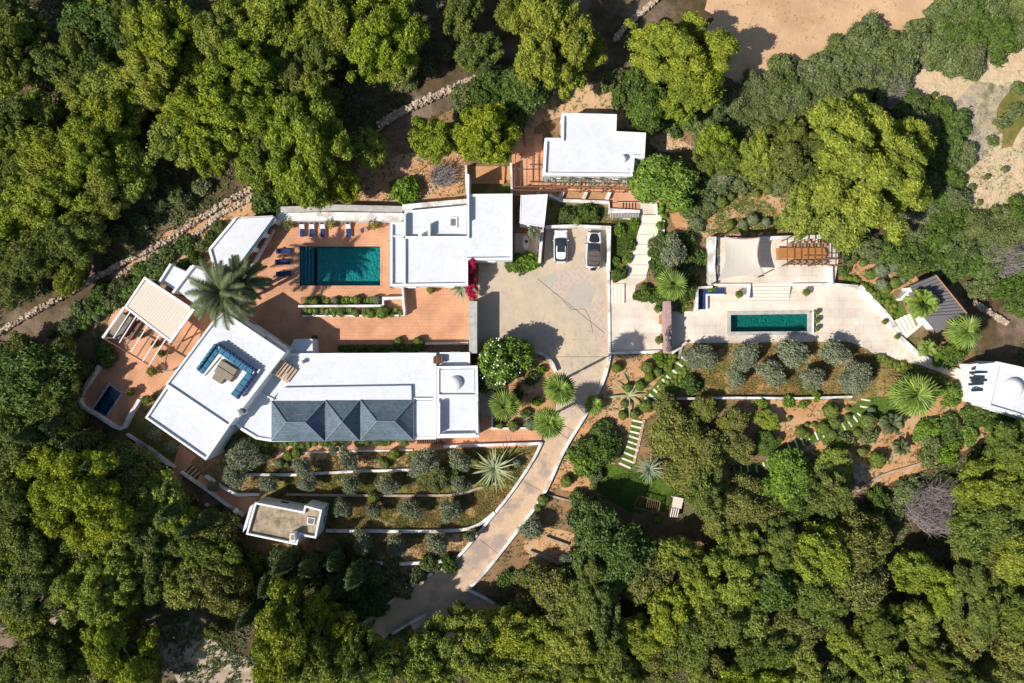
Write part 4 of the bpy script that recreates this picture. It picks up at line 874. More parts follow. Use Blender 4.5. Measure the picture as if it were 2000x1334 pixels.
def pine_clumps(seed, R, T):
    """boughs: each a dome of clumps with a dark valley between it and the next"""
    rng = np.random.default_rng(seed); cl = []; nb = int(rng.integers(6, 9)); base_r = 0.85+0.05*R; off = rng.uniform(0, 6.28)
    boughs = [(rng.uniform(-.12, .12)*R, rng.uniform(-.12, .12)*R, R*0.40, T)]
    for k in range(nb):
        a = off+k*6.283/nb+rng.uniform(-.28, .28); d = R*rng.uniform(0.5, 0.76); rg = R*rng.uniform(0.22, 0.37); boughs.append((d*math.cos(a), d*math.sin(a), rg, T*rng.uniform(0.66, 0.9)))
    for k in range(nb//2):
        a = rng.uniform(0, 6.28); d = R*rng.uniform(0.3, 0.5); boughs.append((d*math.cos(a), d*math.sin(a), R*rng.uniform(0.2, 0.28), T*rng.uniform(0.86, 1.0)))
    for bx, by, rg, zt in boughs:
        st = rng.uniform(0.75, 1.3); an = rng.uniform(0, 3.14)
        for x, y, d, a in disc_points(rng, rg, max(4, int(3.0*rg*rg/(base_r**2)*0.9)), base_r*0.8, lambda a: 1.0):
            u = x*math.cos(an)-y*math.sin(an); v = x*math.sin(an)+y*math.cos(an); u *= st; v /= st; x = u*math.cos(an)+v*math.sin(an); y = -u*math.sin(an)+v*math.cos(an)
            r = base_r*rng.uniform(0.55, 1.0)*(1-0.3*d/rg); cl.append(((bx+x, by+y, zt-r*0.8-(d/rg)**2*rg*0.75+rng.uniform(-.35, .3)), (r*rng.uniform(.9, 1.3), r*rng.uniform(.9, 1.3), r*rng.uniform(0.7, 0.95))))
    top = list(cl)
    for x, y, d, a in disc_points(rng, R*0.7, int(R*1.6), base_r*1.5, lambda a: 1.0):
        if d < 0.3*R: continue
        r = base_r*0.8; cl.append(((x, y, T*0.45+rng.uniform(-.5, .5)), (r*1.2, r*1.2, r*0.7)))
    for c, r in [top[int(i)] for i in rng.integers(0, len(top), int(len(top)*0.8))]:
        rr = r[0]*rng.uniform(0.3, 0.5); a = rng.uniform(0, 6.28); cl.append(((c[0]+math.cos(a)*r[0]*0.85, c[1]+math.sin(a)*r[0]*0.85, c[2]+r[2]*rng.uniform(0., .7)), (rr, rr, rr)))
    return cl
def trunk_mesh(name, T, r, clumps, m, seed, limbs=8, lean=0.0, zfork=0.45):
    rng = random.Random(seed); b = MB(); pts = [(rng.uniform(-.1, .1)*i+lean*i, rng.uniform(-.1, .1)*i, -0.4+i*(T*0.75+0.4)/5) for i in range(6)]
    b.tube(pts, [r*(1.15-0.16*i) for i in range(6)], 7)
    cs = rng.sample(clumps, min(limbs, len(clumps)))
    for c, _ in cs:
        z0 = min(T*zfork*rng.uniform(0.8, 1.3), c[2]-0.2); z0 = max(z0, 0.2); f = z0/(T*0.75)
        s = Vector((pts[min(5, int(f*5))][0], pts[min(5, int(f*5))][1], z0)); e = Vector(c); mid = (s+e)/2+Vector((0, 0, -0.1*(e-s).length*0.5))
        b.tube([s, mid, e], [r*0.5, r*0.3, r*0.12], 5, False)
    o = b.build(name, m); me = o.data; bpy.data.objects.remove(o); return me
PROTO = {}
def add_proto(key, i, cm, tm, R, T): PROTO.setdefault(key, []).append((cm, tm, R, T))
for i, (R, T) in enumerate([(7.2, 10.5), (6.6, 9.8), (5.4, 8.8), (5.0, 8.4), (4.6, 8.0), (3.6, 6.8), (3.2, 6.2)]):
    cl = pine_clumps(10+i, R, T); V, F = leaf_cloud(cl, int(2300*R*R), 0.155, 20+i, 2.5, 0.5, shell=0.3)
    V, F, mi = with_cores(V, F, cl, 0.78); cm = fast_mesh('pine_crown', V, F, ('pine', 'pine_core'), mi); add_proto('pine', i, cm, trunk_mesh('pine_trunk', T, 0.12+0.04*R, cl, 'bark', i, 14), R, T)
    if i in (1, 2, 4, 5):
        cm2 = cm.copy(); cm2.materials[0] = MT['pine_dark']; add_proto('dark_pine', i, cm2, PROTO['pine'][-1][1], R, T)
def broad_clumps(seed, R, T, flat=0.75, cr=0.26, n=34, zv=0.25):
    rng = np.random.default_rng(seed); cl = []
    for k in range(n):
        z = rng.uniform(-0.2, 1); a = rng.uniform(0, 6.28); rr = math.sqrt(max(0, 1-z*z)); q = rng.uniform(0.62, 0.86); hr = (T*0.62)*0.5*1.3
        r = R*cr*rng.uniform(0.7, 1.3)
        cl.append(((R*q*rr*math.cos(a), R*q*rr*math.sin(a), T-R*flat+z*R*flat*0.85-r*0.35+rng.uniform(-zv, zv)), (r, r, r*0.85)))
    cl.append(((0, 0, T-R*flat*1.0), (R*0.66, R*0.66, R*flat*0.62)))
    return cl
for key, m, leaf, specs, dens, bk, tr in (
        ('broadleaf', 'broad', 0.27, [(4.2, 6.5), (3.5, 5.8), (2.6, 4.5)], 1150, 'bark', .2), ('bright_tree', 'bright', 0.29, [(3.8, 5.5), (2.6, 4.2)], 1100, 'bark', .2),
        ('oak', 'oak', 0.2, [(4.4, 6.0), (3.6, 5.4), (2.8, 4.6)], 1500, 'bark', .2)):
    for i, (R, T) in enumerate(specs):
        cl = broad_clumps(100+i+len(key), R, T, 0.7, 0.27, 40); V, F = leaf_cloud(cl, int(dens*R*R*1.1), leaf, 60+i, 1.4, 0.6); V, F, mi = with_cores(V, F, cl, 0.8)
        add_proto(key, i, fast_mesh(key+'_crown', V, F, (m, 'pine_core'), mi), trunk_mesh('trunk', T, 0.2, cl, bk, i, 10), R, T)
for i, (R, T) in enumerate([(2.4, 4.0), (2.3, 3.9), (2.0, 3.6), (1.9, 3.4), (1.7, 3.3)]):
    rr_ = np.random.default_rng(500+i); cl = [((R*(0.15+0.5*f)*math.cos(a), R*(0.15+0.5*f)*math.sin(a), T-R*0.45-0.5*f*R*0.6+rr_.uniform(-.35, .25)), (R*q, R*q*rr_.uniform(.8, 1.1), R*q*0.85)) for a, f, q in [(k*2.399+rr_.uniform(-.4, .4), (k/17)**0.6*rr_.uniform(.7, 1.25), rr_.uniform(0.2, 0.38)) for k in range(18)]]; V, F = leaf_cloud(cl, int(2900*R*R), 0.12, 90+i, 2.6, 0.95, shell=0.42); V, F, mi = with_cores(V, F, cl, 0.6)
    add_proto('olive', i, fast_mesh('olive_crown', V, F, ('olive', 'pine_core'), mi), trunk_mesh('trunk', T, 0.16, cl, 'grey_bark', i, 8, zfork=0.3), R, T)
for i, (R, T) in enumerate([(3.2, 2.6), (2.4, 2.1), (1.7, 1.6), (1.1, 1.1)]):
    for key, m in (('bush', 'macchia'), ('green_bush', 'broad'), ('yellow_bush', 'bright')):
        if key == 'bush' or i >= 1:
            rng = np.random.default_rng(300+i); cl = []
            for k in range(26):
                a = rng.uniform(0, 6.28); d = R*math.sqrt(rng.uniform(0, 1))*0.8; r = R*rng.uniform(0.2, 0.34); cl.append(((d*math.cos(a), d*math.sin(a), T*(1-(d/R)**2*0.6)-r*0.9+rng.uniform(-.2, .1)), (r, r, r*0.9)))
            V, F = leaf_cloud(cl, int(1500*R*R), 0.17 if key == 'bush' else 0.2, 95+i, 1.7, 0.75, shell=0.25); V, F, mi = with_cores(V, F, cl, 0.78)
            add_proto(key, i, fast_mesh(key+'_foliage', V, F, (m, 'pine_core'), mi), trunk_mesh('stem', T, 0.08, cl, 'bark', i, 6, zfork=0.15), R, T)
for i, (R, T) in enumerate([(1.1, 9.5), (0.9, 7.5)]):
    cl = [((0, 0, z), (R*w, R*w, T*0.14)) for z, w in [(T*f, max(0.25, math.sin(math.pi*min(1, f*0.9+0.12))**0.6)) for f in np.linspace(0.1, 0.93, 9)]]
    V, F = leaf_cloud(cl, 9000, 0.16, 70+i, 2.0, 0.5, down=-0.8); V, F, mi = with_cores(V, F, cl, 0.85)
    add_proto('cypress', i, fast_mesh('cypress_crown', V, F, ('cypress', 'pine_core'), mi), trunk_mesh('trunk', T, 0.15, cl, 'bark', i, 2), R, T)
for key, m in (('ball', 'topiary'), ('grey_ball', 'topiary_grey')):
    cl = [((0, 0, 0.62), (0.75, 0.75, 0.62))]; V, F = leaf_cloud(cl, 3000, 0.085, 5, 1.3, 0.45, down=-0.7, shell=0.04); V, F, mi = with_cores(V, F, cl, 0.9)
    add_proto(key, 0, fast_mesh('ball_foliage', V, F, (m, m), mi), trunk_mesh('stem', 0.8, 0.06, cl, 'bark', 1, 1), 0.75, 1.2)

LAND = [('the big pool', 664, 520), ('the blue roof sofa', 440, 725), ('the beige pergola roof', 310, 605), ('the slate roofs', 668, 820), ('the guest house', 555, 1025), ('the upper house', 1160, 285), ('the pool house', 880, 470), ('the parked cars', 1128, 485), ('the cream shade sail', 1445, 510), ('the narrow green pool', 1500, 632), ('the grey pavilion', 1835, 595), ('the domed house', 1960, 755), ('the lower lawn', 1230, 950), ('the plunge pool', 208, 783), ('the domed end block', 890, 780), ('the wedge canopy', 475, 480), ('the long dining table', 1570, 495), ('the sand clearing', 1580, 60), ('the road end', 800, 1180), ('the top left corner', 0, 0), ('the bottom left corner', 0, 1334), ('the bottom right corner', 2000, 1334), ('the top right corner', 2000, 0), ('the round lawn', 1720, 800), ('the gateway wall', 1305, 640), ('the road bend', 1080, 870), ('the dead grey thicket', 1850, 1000)]
BUCKET = {}; ORD = ['nearest to it', 'second nearest', 'third nearest', 'fourth nearest', 'fifth nearest', 'sixth nearest', 'seventh nearest', 'eighth nearest', 'ninth nearest', 'tenth nearest', 'eleventh nearest', 'twelfth nearest', 'thirteenth nearest', 'fourteenth nearest', 'fifteenth nearest', 'sixteenth nearest', 'seventeenth nearest', 'eighteenth nearest', 'nineteenth nearest', 'twentieth nearest']+['farther out']*60
def auto_label(o, desc, px, py):
    nm, lx, ly = min(LAND, key=lambda l: (l[1]-px)**2+(l[2]-py)**2); dx, dy = px-lx, py-ly; d = math.hypot(dx, dy)
    a = math.degrees(math.atan2(-dy, dx)) % 360
    w = ['right of', 'above right of', 'above', 'above left of', 'left of', 'below left of', 'below', 'below right of'][int((a+22.5)//45) % 8]
    if d < 25: w = 'beside'
    if 'corner' in nm: w = 'near'
    BUCKET.setdefault((desc, w, nm), []).append((d, o))
def finish_labels():
    for (desc, w, nm), L in BUCKET.items():
        L.sort(key=lambda x: x[0])
        for i, (d, o) in enumerate(L): o['label'] = f'{desc} {w} {nm}' + (f', {ORD[i]}' if len(L) > 1 else '')
KINDS = {'pine': ('pine_tree', 'yellow-green pine', 'pine tree', 'pines of the surrounding wood'), 'dark_pine': ('pine_tree', 'dull green pine', 'pine tree', 'pines of the surrounding wood'), 'broadleaf': ('broadleaf_tree', 'deep green leafy tree', 'tree', 'leafy trees'), 'bright_tree': ('broadleaf_tree', 'fresh green leafy tree', 'tree', 'leafy trees'), 'oak': ('evergreen_oak', 'brownish green evergreen oak', 'tree', 'evergreen oaks'), 'olive': ('olive_tree', 'grey-green olive tree', 'olive tree', 'olive trees'), 'bush': ('scrub_bush', 'muted green scrub bush', 'bush', 'scrub bushes'), 'green_bush': ('garden_bush', 'deep green garden bush', 'bush', 'garden bushes'), 'yellow_bush': ('garden_bush', 'light green garden bush', 'bush', 'garden bushes'), 'cypress': ('cypress_tree', 'tall narrow dark cypress', 'cypress', 'cypresses'), 'ball': ('topiary_ball', 'clipped green ball bush', 'topiary', 'clipped ball bushes'), 'grey_ball': ('topiary_ball', 'clipped grey-green ball bush', 'topiary', 'clipped ball bushes')}
TR = random.Random(42)
def plant(kind, px, py, rpx, hs=1.0, label=None):
    """px,py: where the crown is seen; rpx: its radius in pixels"""
    P = PROTO[kind]; r0 = rpx/S
    best = sorted(P, key=lambda p: abs(p[2]-r0))[:2] if len(P) > 1 else P
    if len(P) > 1 and abs(best[1][2]-r0) > 0.85: best = best[:1]
    cm, tm, R, T = TR.choice(best); k = r0/R
    zs = k*hs if kind in ('ball', 'grey_ball') else (0.5*k+0.5)*hs*TR.uniform(0.94, 1.06)
    hc = T*zs*0.72; X, Y, Z = G(px, py, hc); k = k*(H-hc)/H
    nm, desc, cat, grp = KINDS[kind]
    t = empty(nm, (X, Y, Z-hc), None, cat, grp, TR.uniform(0, 6.28)); asp = TR.uniform(0.8, 1.25) if 'ball' not in kind else TR.uniform(0.94, 1.06); t.scale = (k*asp, k/asp, zs)
    for me, n_ in ((tm, 'trunk' if kind not in ('bush', 'green_bush', 'yellow_bush', 'ball', 'grey_ball') else 'stem'), (cm, 'crown' if 'ball' not in kind and 'bush' not in kind else 'foliage')):
        o = bpy.data.objects.new(n_, me); COL.objects.link(o); o.parent = t
    size = 'big ' if k > 1.12 or (kind in ('pine', 'dark_pine') and rpx > 85) else ('small ' if (kind in ('pine', 'dark_pine') and rpx < 50) or (kind not in ('pine', 'dark_pine') and rpx < (9 if 'ball' in kind else 20)) else '')
    if label: t['label'] = label
    else: auto_label(t, size+desc, px, py)
    return t
def fill(kinds, poly, dmin, r0, r1, seed, avoid=(), hs=1.0, n=4000):
    rng = random.Random(seed); xs = [p[0] for p in poly]; ys = [p[1] for p in poly]; pts = []
    for _ in range(n):
        x = rng.uniform(min(xs), max(xs)); y = rng.uniform(min(ys), max(ys))
        if not inpoly(x, y, poly): continue
        if any((x-a)**2+(y-b)**2 < (c*0.62)**2 for a, b, c in avoid): continue
        if any((x-a)**2+(y-b)**2 < dmin**2 for a, b in pts): continue
        pts.append((x, y)); plant(rng.choice(kinds), x, y, rng.uniform(r0, r1), hs)
TREES = [  # kind, x, y, r
    ('broadleaf', 180, 50, 62), ('broadleaf', 190, 120, 45), ('pine', 318, 78, 84), ('pine', 425, 62, 68), ('pine', 540, 25, 80), ('pine', 640, 45, 66), ('pine', 738, 55, 104), ('pine', 770, 110, 50), ('dark_pine', 250, 30, 40), ('dark_pine', 270, 55, 40),
    ('pine', 300, 155, 74), ('pine', 225, 172, 52), ('pine', 420, 215, 84), ('pine', 480, 125, 72), ('pine', 205, 235, 66), ('pine', 600, 275, 108), ('pine', 395, 285, 52), ('pine', 185, 305, 78), ('pine', 75, 295, 68), ('pine', 95, 395, 82), ('pine', 195, 375, 58), ('dark_pine', 35, 235, 56), ('dark_pine', 140, 460, 66), ('dark_pine', 50, 500, 62), ('pine', 128, 543, 32), ('dark_pine', 20, 555, 42), ('pine', 20, 420, 55), ('pine', 510, 215, 50), ('dark_pine', 110, 130, 45), ('pine', 720, 290, 38), ('pine', 490, 320, 42), ('pine', 250, 330, 52), ('dark_pine', 30, 100, 60), ('dark_pine', 10, 20, 50), ('dark_pine', 560, 140, 42), ('pine', 610, 150, 36), ('pine', 355, 230, 45), ('dark_pine', 20, 330, 48), ('pine', 650, 350, 50),
    ('pine', 1070, 62, 100), ('pine', 1130, 98, 50), ('pine', 1332, 92, 98), ('pine', 1360, 170, 62), ('pine', 953, 262, 66), ('pine', 845, 268, 46), ('broadleaf', 1030, 168, 48), ('dark_pine', 935, 100, 42), ('dark_pine', 900, 20, 46), ('broadleaf', 1272, 208, 46), ('bright_tree', 1300, 352, 60), ('pine', 1405, 285, 42), ('pine', 1482, 308, 42), ('dark_pine', 1540, 318, 44), ('pine', 1700, 332, 135), ('pine', 1775, 285, 60), ('pine', 1575, 405, 52), ('pine', 1640, 420, 56), ('dark_pine', 1010, 20, 40),
    ('broadleaf', 60, 745, 78), ('broadleaf', 20, 715, 40), ('dark_pine', 20, 880, 50), ('pine', 150, 965, 112), ('pine', 240, 1010, 62), ('pine', 185, 1160, 92), ('pine', 250, 1110, 50), ('pine', 225, 1265, 86), ('dark_pine', 50, 1075, 70), ('dark_pine', 60, 1160, 66), ('dark_pine', 20, 980, 55), ('oak', 405, 1040, 46), ('oak', 420, 1145, 60), ('dark_pine', 90, 1290, 70), ('pine', 265, 1330, 50), ('pine', 560, 1235, 84, 1.45), ('pine', 650, 1232, 46, 1.6), ('pine', 545, 1315, 54, 1.3), ('pine', 620, 1300, 56, 1.5), ('dark_pine', 418, 1238, 22, .6), ('dark_pine', 110, 860, 45),
    ('pine', 900, 1265, 78), ('pine', 835, 1290, 58, 1.3), ('pine', 965, 1235, 56), ('pine', 740, 1290, 46, 1.6), ('pine', 985, 1310, 58), ('pine', 905, 1205, 30), ('pine', 690, 1320, 50, 1.5), ('dark_pine', 702, 1272, 44, 1.9), ('dark_pine', 630, 1262, 44, 1.8), ('pine', 1030, 1275, 48),
    ('broadleaf', 1165, 1030, 54), ('broadleaf', 1215, 1085, 62), ('broadleaf', 1150, 1090, 40), ('oak', 1322, 850, 52, .8), ('oak', 1382, 905, 56, .8), ('oak', 1342, 930, 42, .7), ('oak', 1432, 826, 30, .7), ('oak', 1436, 872, 38, .7), ('oak', 1460, 985, 56, .8), ('bright_tree', 1540, 938, 54, .75), ('oak', 1410, 1010, 46, .8), ('pine', 1632, 912, 38, .6), ('oak', 1500, 1000, 42, .8), ('broadleaf', 1500, 866, 24, .45), ('oak', 1305, 800, 30, .7), ('oak', 1375, 800, 28, .7), ('pine', 1500, 820, 22, .45), ('broadleaf', 1570, 985, 38), ('dark_pine', 1620, 965, 46), ('dark_pine', 1380, 960, 44),
]
for q in TREES: plant(*q)
av = [q[1:4] for q in TREES]
fill(['pine', 'pine', 'pine', 'dark_pine', 'dark_pine', 'oak', 'broadleaf'], [(1180, 1130), (1300, 1060), (1480, 1060), (1640, 1030), (1720, 1090), (1860, 1100), (1950, 930), (2010, 880), (2010, 1345), (1130, 1345), (1090, 1180)], 66, 42, 70, 11, av+[(1850, 1000, 130)])
fill(['pine', 'dark_pine'], [(1040, 1200), (1130, 1180), (1180, 1345), (1050, 1345)], 60, 40, 58, 12, av)
fill(['dark_pine', 'oak'], [(0, 700), (90, 690), (120, 740), (110, 880), (0, 900)], 55, 34, 50, 13, av)
fill(['dark_pine', 'oak', 'pine'], [(-10, 880), (240, 900), (330, 1000), (440, 1090), (470, 1200), (330, 1180), (300, 1345), (-10, 1345)], 66, 38, 56, 14, av+[(400, 1280, 230), (135, 1215, 120), (330, 1240, 150), (450, 1310, 150)])
fill(['dark_pine', 'pine'], [(-10, -10), (700, -10), (640, 290), (400, 270), (260, 400), (60, 540), (-10, 560)], 92, 34, 52, 15, av+[(90, 120, 110), (330, 370, 120)])
# scrub masses
fill(['bush'], [(1440, 190), (1500, 150), (1590, 115), (1680, 70), (1800, 60), (1780, 130), (1690, 190), (1560, 260), (1450, 260)], 30, 28, 42, 21)
fill(['bush', 'bush', 'green_bush'], [(1830, 10), (2010, -10), (2010, 80), (1900, 110), (1830, 110)], 30, 28, 42, 22)
fill(['bush', 'green_bush'], [(1770, 200), (1850, 210), (1895, 290), (1860, 440), (1810, 470), (1760, 430), (1840, 300)], 32, 26, 42, 23)
fill(['bush', 'green_bush'], [(1930, 425), (2010, 400), (2010, 590), (1950, 580), (1890, 540), (1850, 520), (1700, 500), (1700, 475), (1850, 505)], 34, 24, 42, 24)
fill(['bush', 'dark_pine'], [(1370, 240), (1600, 260), (1590, 360), (1400, 350), (1360, 300)], 40, 24, 40, 25, av)
fill(['bush', 'green_bush'], [(1190, 130), (1250, 150), (1420, 220), (1440, 280), (1380, 280), (1290, 235), (1200, 175)], 30, 20, 34, 26)
fill(['green_bush', 'bush'], [(890, 170), (1020, 120), (1060, 170), (1020, 230), (900, 230)], 28, 20, 32, 27)
fill(['bush', 'green_bush'], [(150, 600), (320, 495), (430, 440), (400, 500), (250, 570), (120, 640)], 24, 14, 22, 28)
fill(['bush'], [(240, 420), (380, 350), (420, 320), (400, 380), (310, 430), (230, 470)], 38, 16, 28, 29)
fill(['bush'], [(790, 120), (960, 70), (960, 100), (800, 170)], 40, 14, 24, 30)
fill(['bush', 'green_bush'], [(480, 1070), (680, 1090), (880, 1100), (700, 1200), (620, 1230), (450, 1180)], 36, 16, 30, 31)
fill(['bush', 'green_bush', 'oak'], [(950, 1150), (1080, 1100), (1180, 1150), (1160, 1190), (1060, 1220)], 40, 20, 34, 32)
fill(['bush', 'green_bush', 'yellow_bush'], [(1810, 830), (1870, 805), (1900, 850), (1860, 890), (1820, 880)], 28, 20, 32, 33)
fill(['bush', 'green_bush'], [(1710, 985), (1860, 930), (1940, 880), (1990, 850), (2000, 960), (1880, 950), (1760, 1000), (1700, 1030)], 34, 22, 34, 34)
fill(['green_bush', 'bush'], [(1275, 465), (1340, 460), (1370, 490), (1360, 560), (1300, 585), (1265, 580), (1290, 545), (1285, 490)], 26, 16, 26, 35)
fill(['bush', 'green_bush'], [(1560, 440), (1700, 440), (1690, 470), (1660, 480), (1570, 465)], 28, 18, 28, 36)
fill(['bush'], [(1330, 380), (1390, 370), (1390, 420), (1350, 440)], 22, 14, 24, 37)
for kd, x, y, r in [('green_bush', 523, 388, 40), ('bush', 560, 380, 28), ('yellow_bush', 790, 370, 30), ('green_bush', 1005, 512, 24), ('yellow_bush', 1032, 510, 24), ('green_bush', 1110, 420, 20), ('green_bush', 1150, 415, 22), ('ball', 1128, 432, 12), ('bush', 1160, 425, 12), ('yellow_bush', 1210, 450, 14), ('yellow_bush', 1240, 436, 12), ('green_bush', 1232, 480, 12), ('yellow_bush', 1225, 505, 11), ('green_bush', 1212, 535, 15), ('yellow_bush', 1200, 510, 11), ('yellow_bush', 1290, 440, 10), ('yellow_bush', 1292, 462, 10), ('green_bush', 1280, 490, 14), ('green_bush', 1276, 520, 11), ('green_bush', 1248, 578, 12), ('green_bush', 1262, 565, 13), ('yellow_bush', 1290, 572, 12), ('green_bush', 1352, 752, 20), ('green_bush', 1165, 880, 44), ('yellow_bush', 1140, 905, 30), ('green_bush', 1190, 862, 28), ('green_bush', 1175, 835, 20), ('yellow_bush', 1290, 702, 13), ('bush', 1130, 975, 20), ('bush', 1165, 930, 16), ('yellow_bush', 1390, 560, 12), ('bush', 1660, 505, 18), ('green_bush', 1648, 525, 14), ('yellow_bush', 1860, 772, 26), ('green_bush', 1865, 690, 30), ('yellow_bush', 1840, 700, 18), ('green_bush', 1910, 810, 28), ('green_bush', 1960, 830, 30), ('bush', 290, 600, 20), ('bush', 200, 660, 16), ('green_bush', 200, 690, 26), ('bush', 130, 640, 22), ('bush', 1250, 255, 14), ('green_bush', 1320, 260, 12), ('green_bush', 480, 880, 30), ('green_bush', 520, 872, 20), ('bush', 445, 870, 18), ('bush', 300, 1075, 30), ('bush', 1655, 860, 18), ('yellow_bush', 1640, 870, 16), ('bush', 1700, 850, 20), ('green_bush', 740, 1185, 22), ('bush', 850, 1110, 12), ('bush', 825, 1125, 12), ('green_bush', 880, 930, 18), ('bush', 858, 935, 26), ('green_bush', 962, 748, 20), ('yellow_bush', 1020, 692, 24), ('green_bush', 955, 690, 20), ('bush', 1040, 740, 15), ('green_bush', 1012, 772, 12), ('yellow_bush', 1050, 785, 11), ('bush', 1026, 808, 12), ('green_bush', 985, 815, 12), ('yellow_bush', 1058, 722, 10), ('yellow_bush', 1862, 455, 20), ('bush', 1960, 240, 16), ('bush', 1985, 215, 20), ('bush', 1940, 275, 12), ('bush', 1900, 365, 8), ('bush', 1930, 345, 7), ('bush', 1965, 330, 8), ('bush', 1890, 420, 9), ('bush', 1915, 395, 6), ('bush', 1990, 170, 14), ('bush', 1825, 185, 7), ('bush', 1905, 150, 9), ('yellow_bush', 1595, 775, 10), ('yellow_bush', 1490, 785, 12), ('yellow_bush', 1540, 785, 14), ('yellow_bush', 1570, 790, 10)]: plant(kd, x, y, r)
for x, y, r in [(826, 903, 40), (899, 902, 26), (899, 946, 25), (680, 899, 26), (756, 950, 29), (683, 948, 24), (667, 994, 27), (729, 1000, 22), (802, 998, 26), (880, 999, 27), (705, 1061, 26), (775, 1069, 29), (853, 1064, 31), (918, 1050, 15), (1039, 1036, 34), (591, 916, 28), (600, 945, 22), (520, 945, 24), (470, 888, 42), (455, 930, 30), (500, 900, 24), (300, 850, 22), (332, 872, 20), (415, 950, 16), (1550, 691, 38), (1631, 690, 33), (1510, 731, 36), (1588, 742, 32), (1674, 740, 39), (1370, 697, 42), (1458, 700, 36), (1438, 736, 26), (650, 880, 14), (1110, 1090, 22), (1315, 495, 40), (1415, 340, 26)]: plant('olive', x, y, r*(0.74+0.2*((x*7+y*3) % 10)/10))
for x, y, r, k in [(1409, 393, 13, 0), (1501, 370, 9, 0), (1427, 384, 9, 0), (1479, 378, 7, 0), (1362, 433, 11, 1), (1426, 438, 9, 0), (1452, 436, 9, 1), (1472, 428, 12, 1), (1498, 433, 9, 1), (1523, 437, 11, 0), (1458, 456, 7, 1), (1720, 505, 12, 0), (1749, 515, 16, 1), (1753, 498, 12, 0), (1724, 527, 15, 1), (1702, 536, 10, 0), (1778, 532, 13, 0), (1750, 553, 11, 0), (1725, 555, 12, 1), (1763, 546, 10, 1), (1731, 565, 10, 0), (1730, 491, 11, 0), (1688, 513, 8, 0), (1205, 718, 10, 0), (1265, 717, 12, 0), (1269, 736, 10, 0), (1285, 727, 9, 0), (1251, 753, 10, 0), (1227, 757, 9, 0), (1262, 794, 12, 0), (1217, 811, 9, 0), (1240, 809, 9, 0), (1220, 789, 8, 0), (1003, 832, 11, 0), (1037, 829, 12, 1), (976, 830, 8, 0), (1107, 940, 12, 0), (1160, 950, 8, 0), (949, 945, 9, 0), (1061, 977, 11, 0), (1051, 992, 8, 0), (729, 973, 12, 0), (1626, 802, 16, 0), (1565, 844, 10, 0), (1577, 849, 8, 0), (1609, 838, 13, 0), (1631, 826, 12, 0), (1626, 848, 9, 0), (1657, 815, 7, 0), (1703, 802, 8, 1), (1698, 823, 16, 0), (1686, 883, 10, 0), (1676, 846, 9, 0), (1657, 797, 5, 0), (1542, 818, 5, 0), (1590, 829, 5, 0), (1576, 830, 5, 0), (1717, 899, 16, 0), (614, 587, 9, 0), (655, 586, 7, 1), (697, 585, 9, 0), (735, 585, 9, 1), (747, 609, 13, 0), (725, 612, 9, 0), (695, 611, 8, 0), (665, 611, 8, 0), (778, 668, 9, 0), (817, 669, 11, 0), (188, 621, 8, 1), (97, 652, 8, 0), (562, 890, 10, 0), (578, 885, 10, 0), (545, 905, 9, 1), (560, 908, 6, 0), (1455, 445, 6, 0), (660, 600, 5, 0), (770, 887, 11, 0), (752, 908, 9, 0), (745, 900, 6, 0), (1285, 1015, 9, 0), (570, 1195, 10, 0), (610, 1165, 9, 0), (1010, 905, 10, 1), (1835, 700, 5, 0)]:
    plant('grey_ball' if k else 'ball', x, y, r)
for x, y, r, h in [(330, 1000, 17, 1.0), (370, 1035, 16, .95), (400, 1015, 14, .8), (235, 900, 18, .8), (110, 830, 20, .9), (150, 865, 18, .9), (190, 905, 18, .9), (60, 850, 20, 1.1), (600, 1110, 16, .8), (550, 1105, 18, .9), (690, 1130, 18, .9), (650, 1100, 15, .8), (520, 1150, 16, .8), (150, 720, 16, .5), (480, 1210, 16, .9)]: plant('cypress', x, y, r, h)

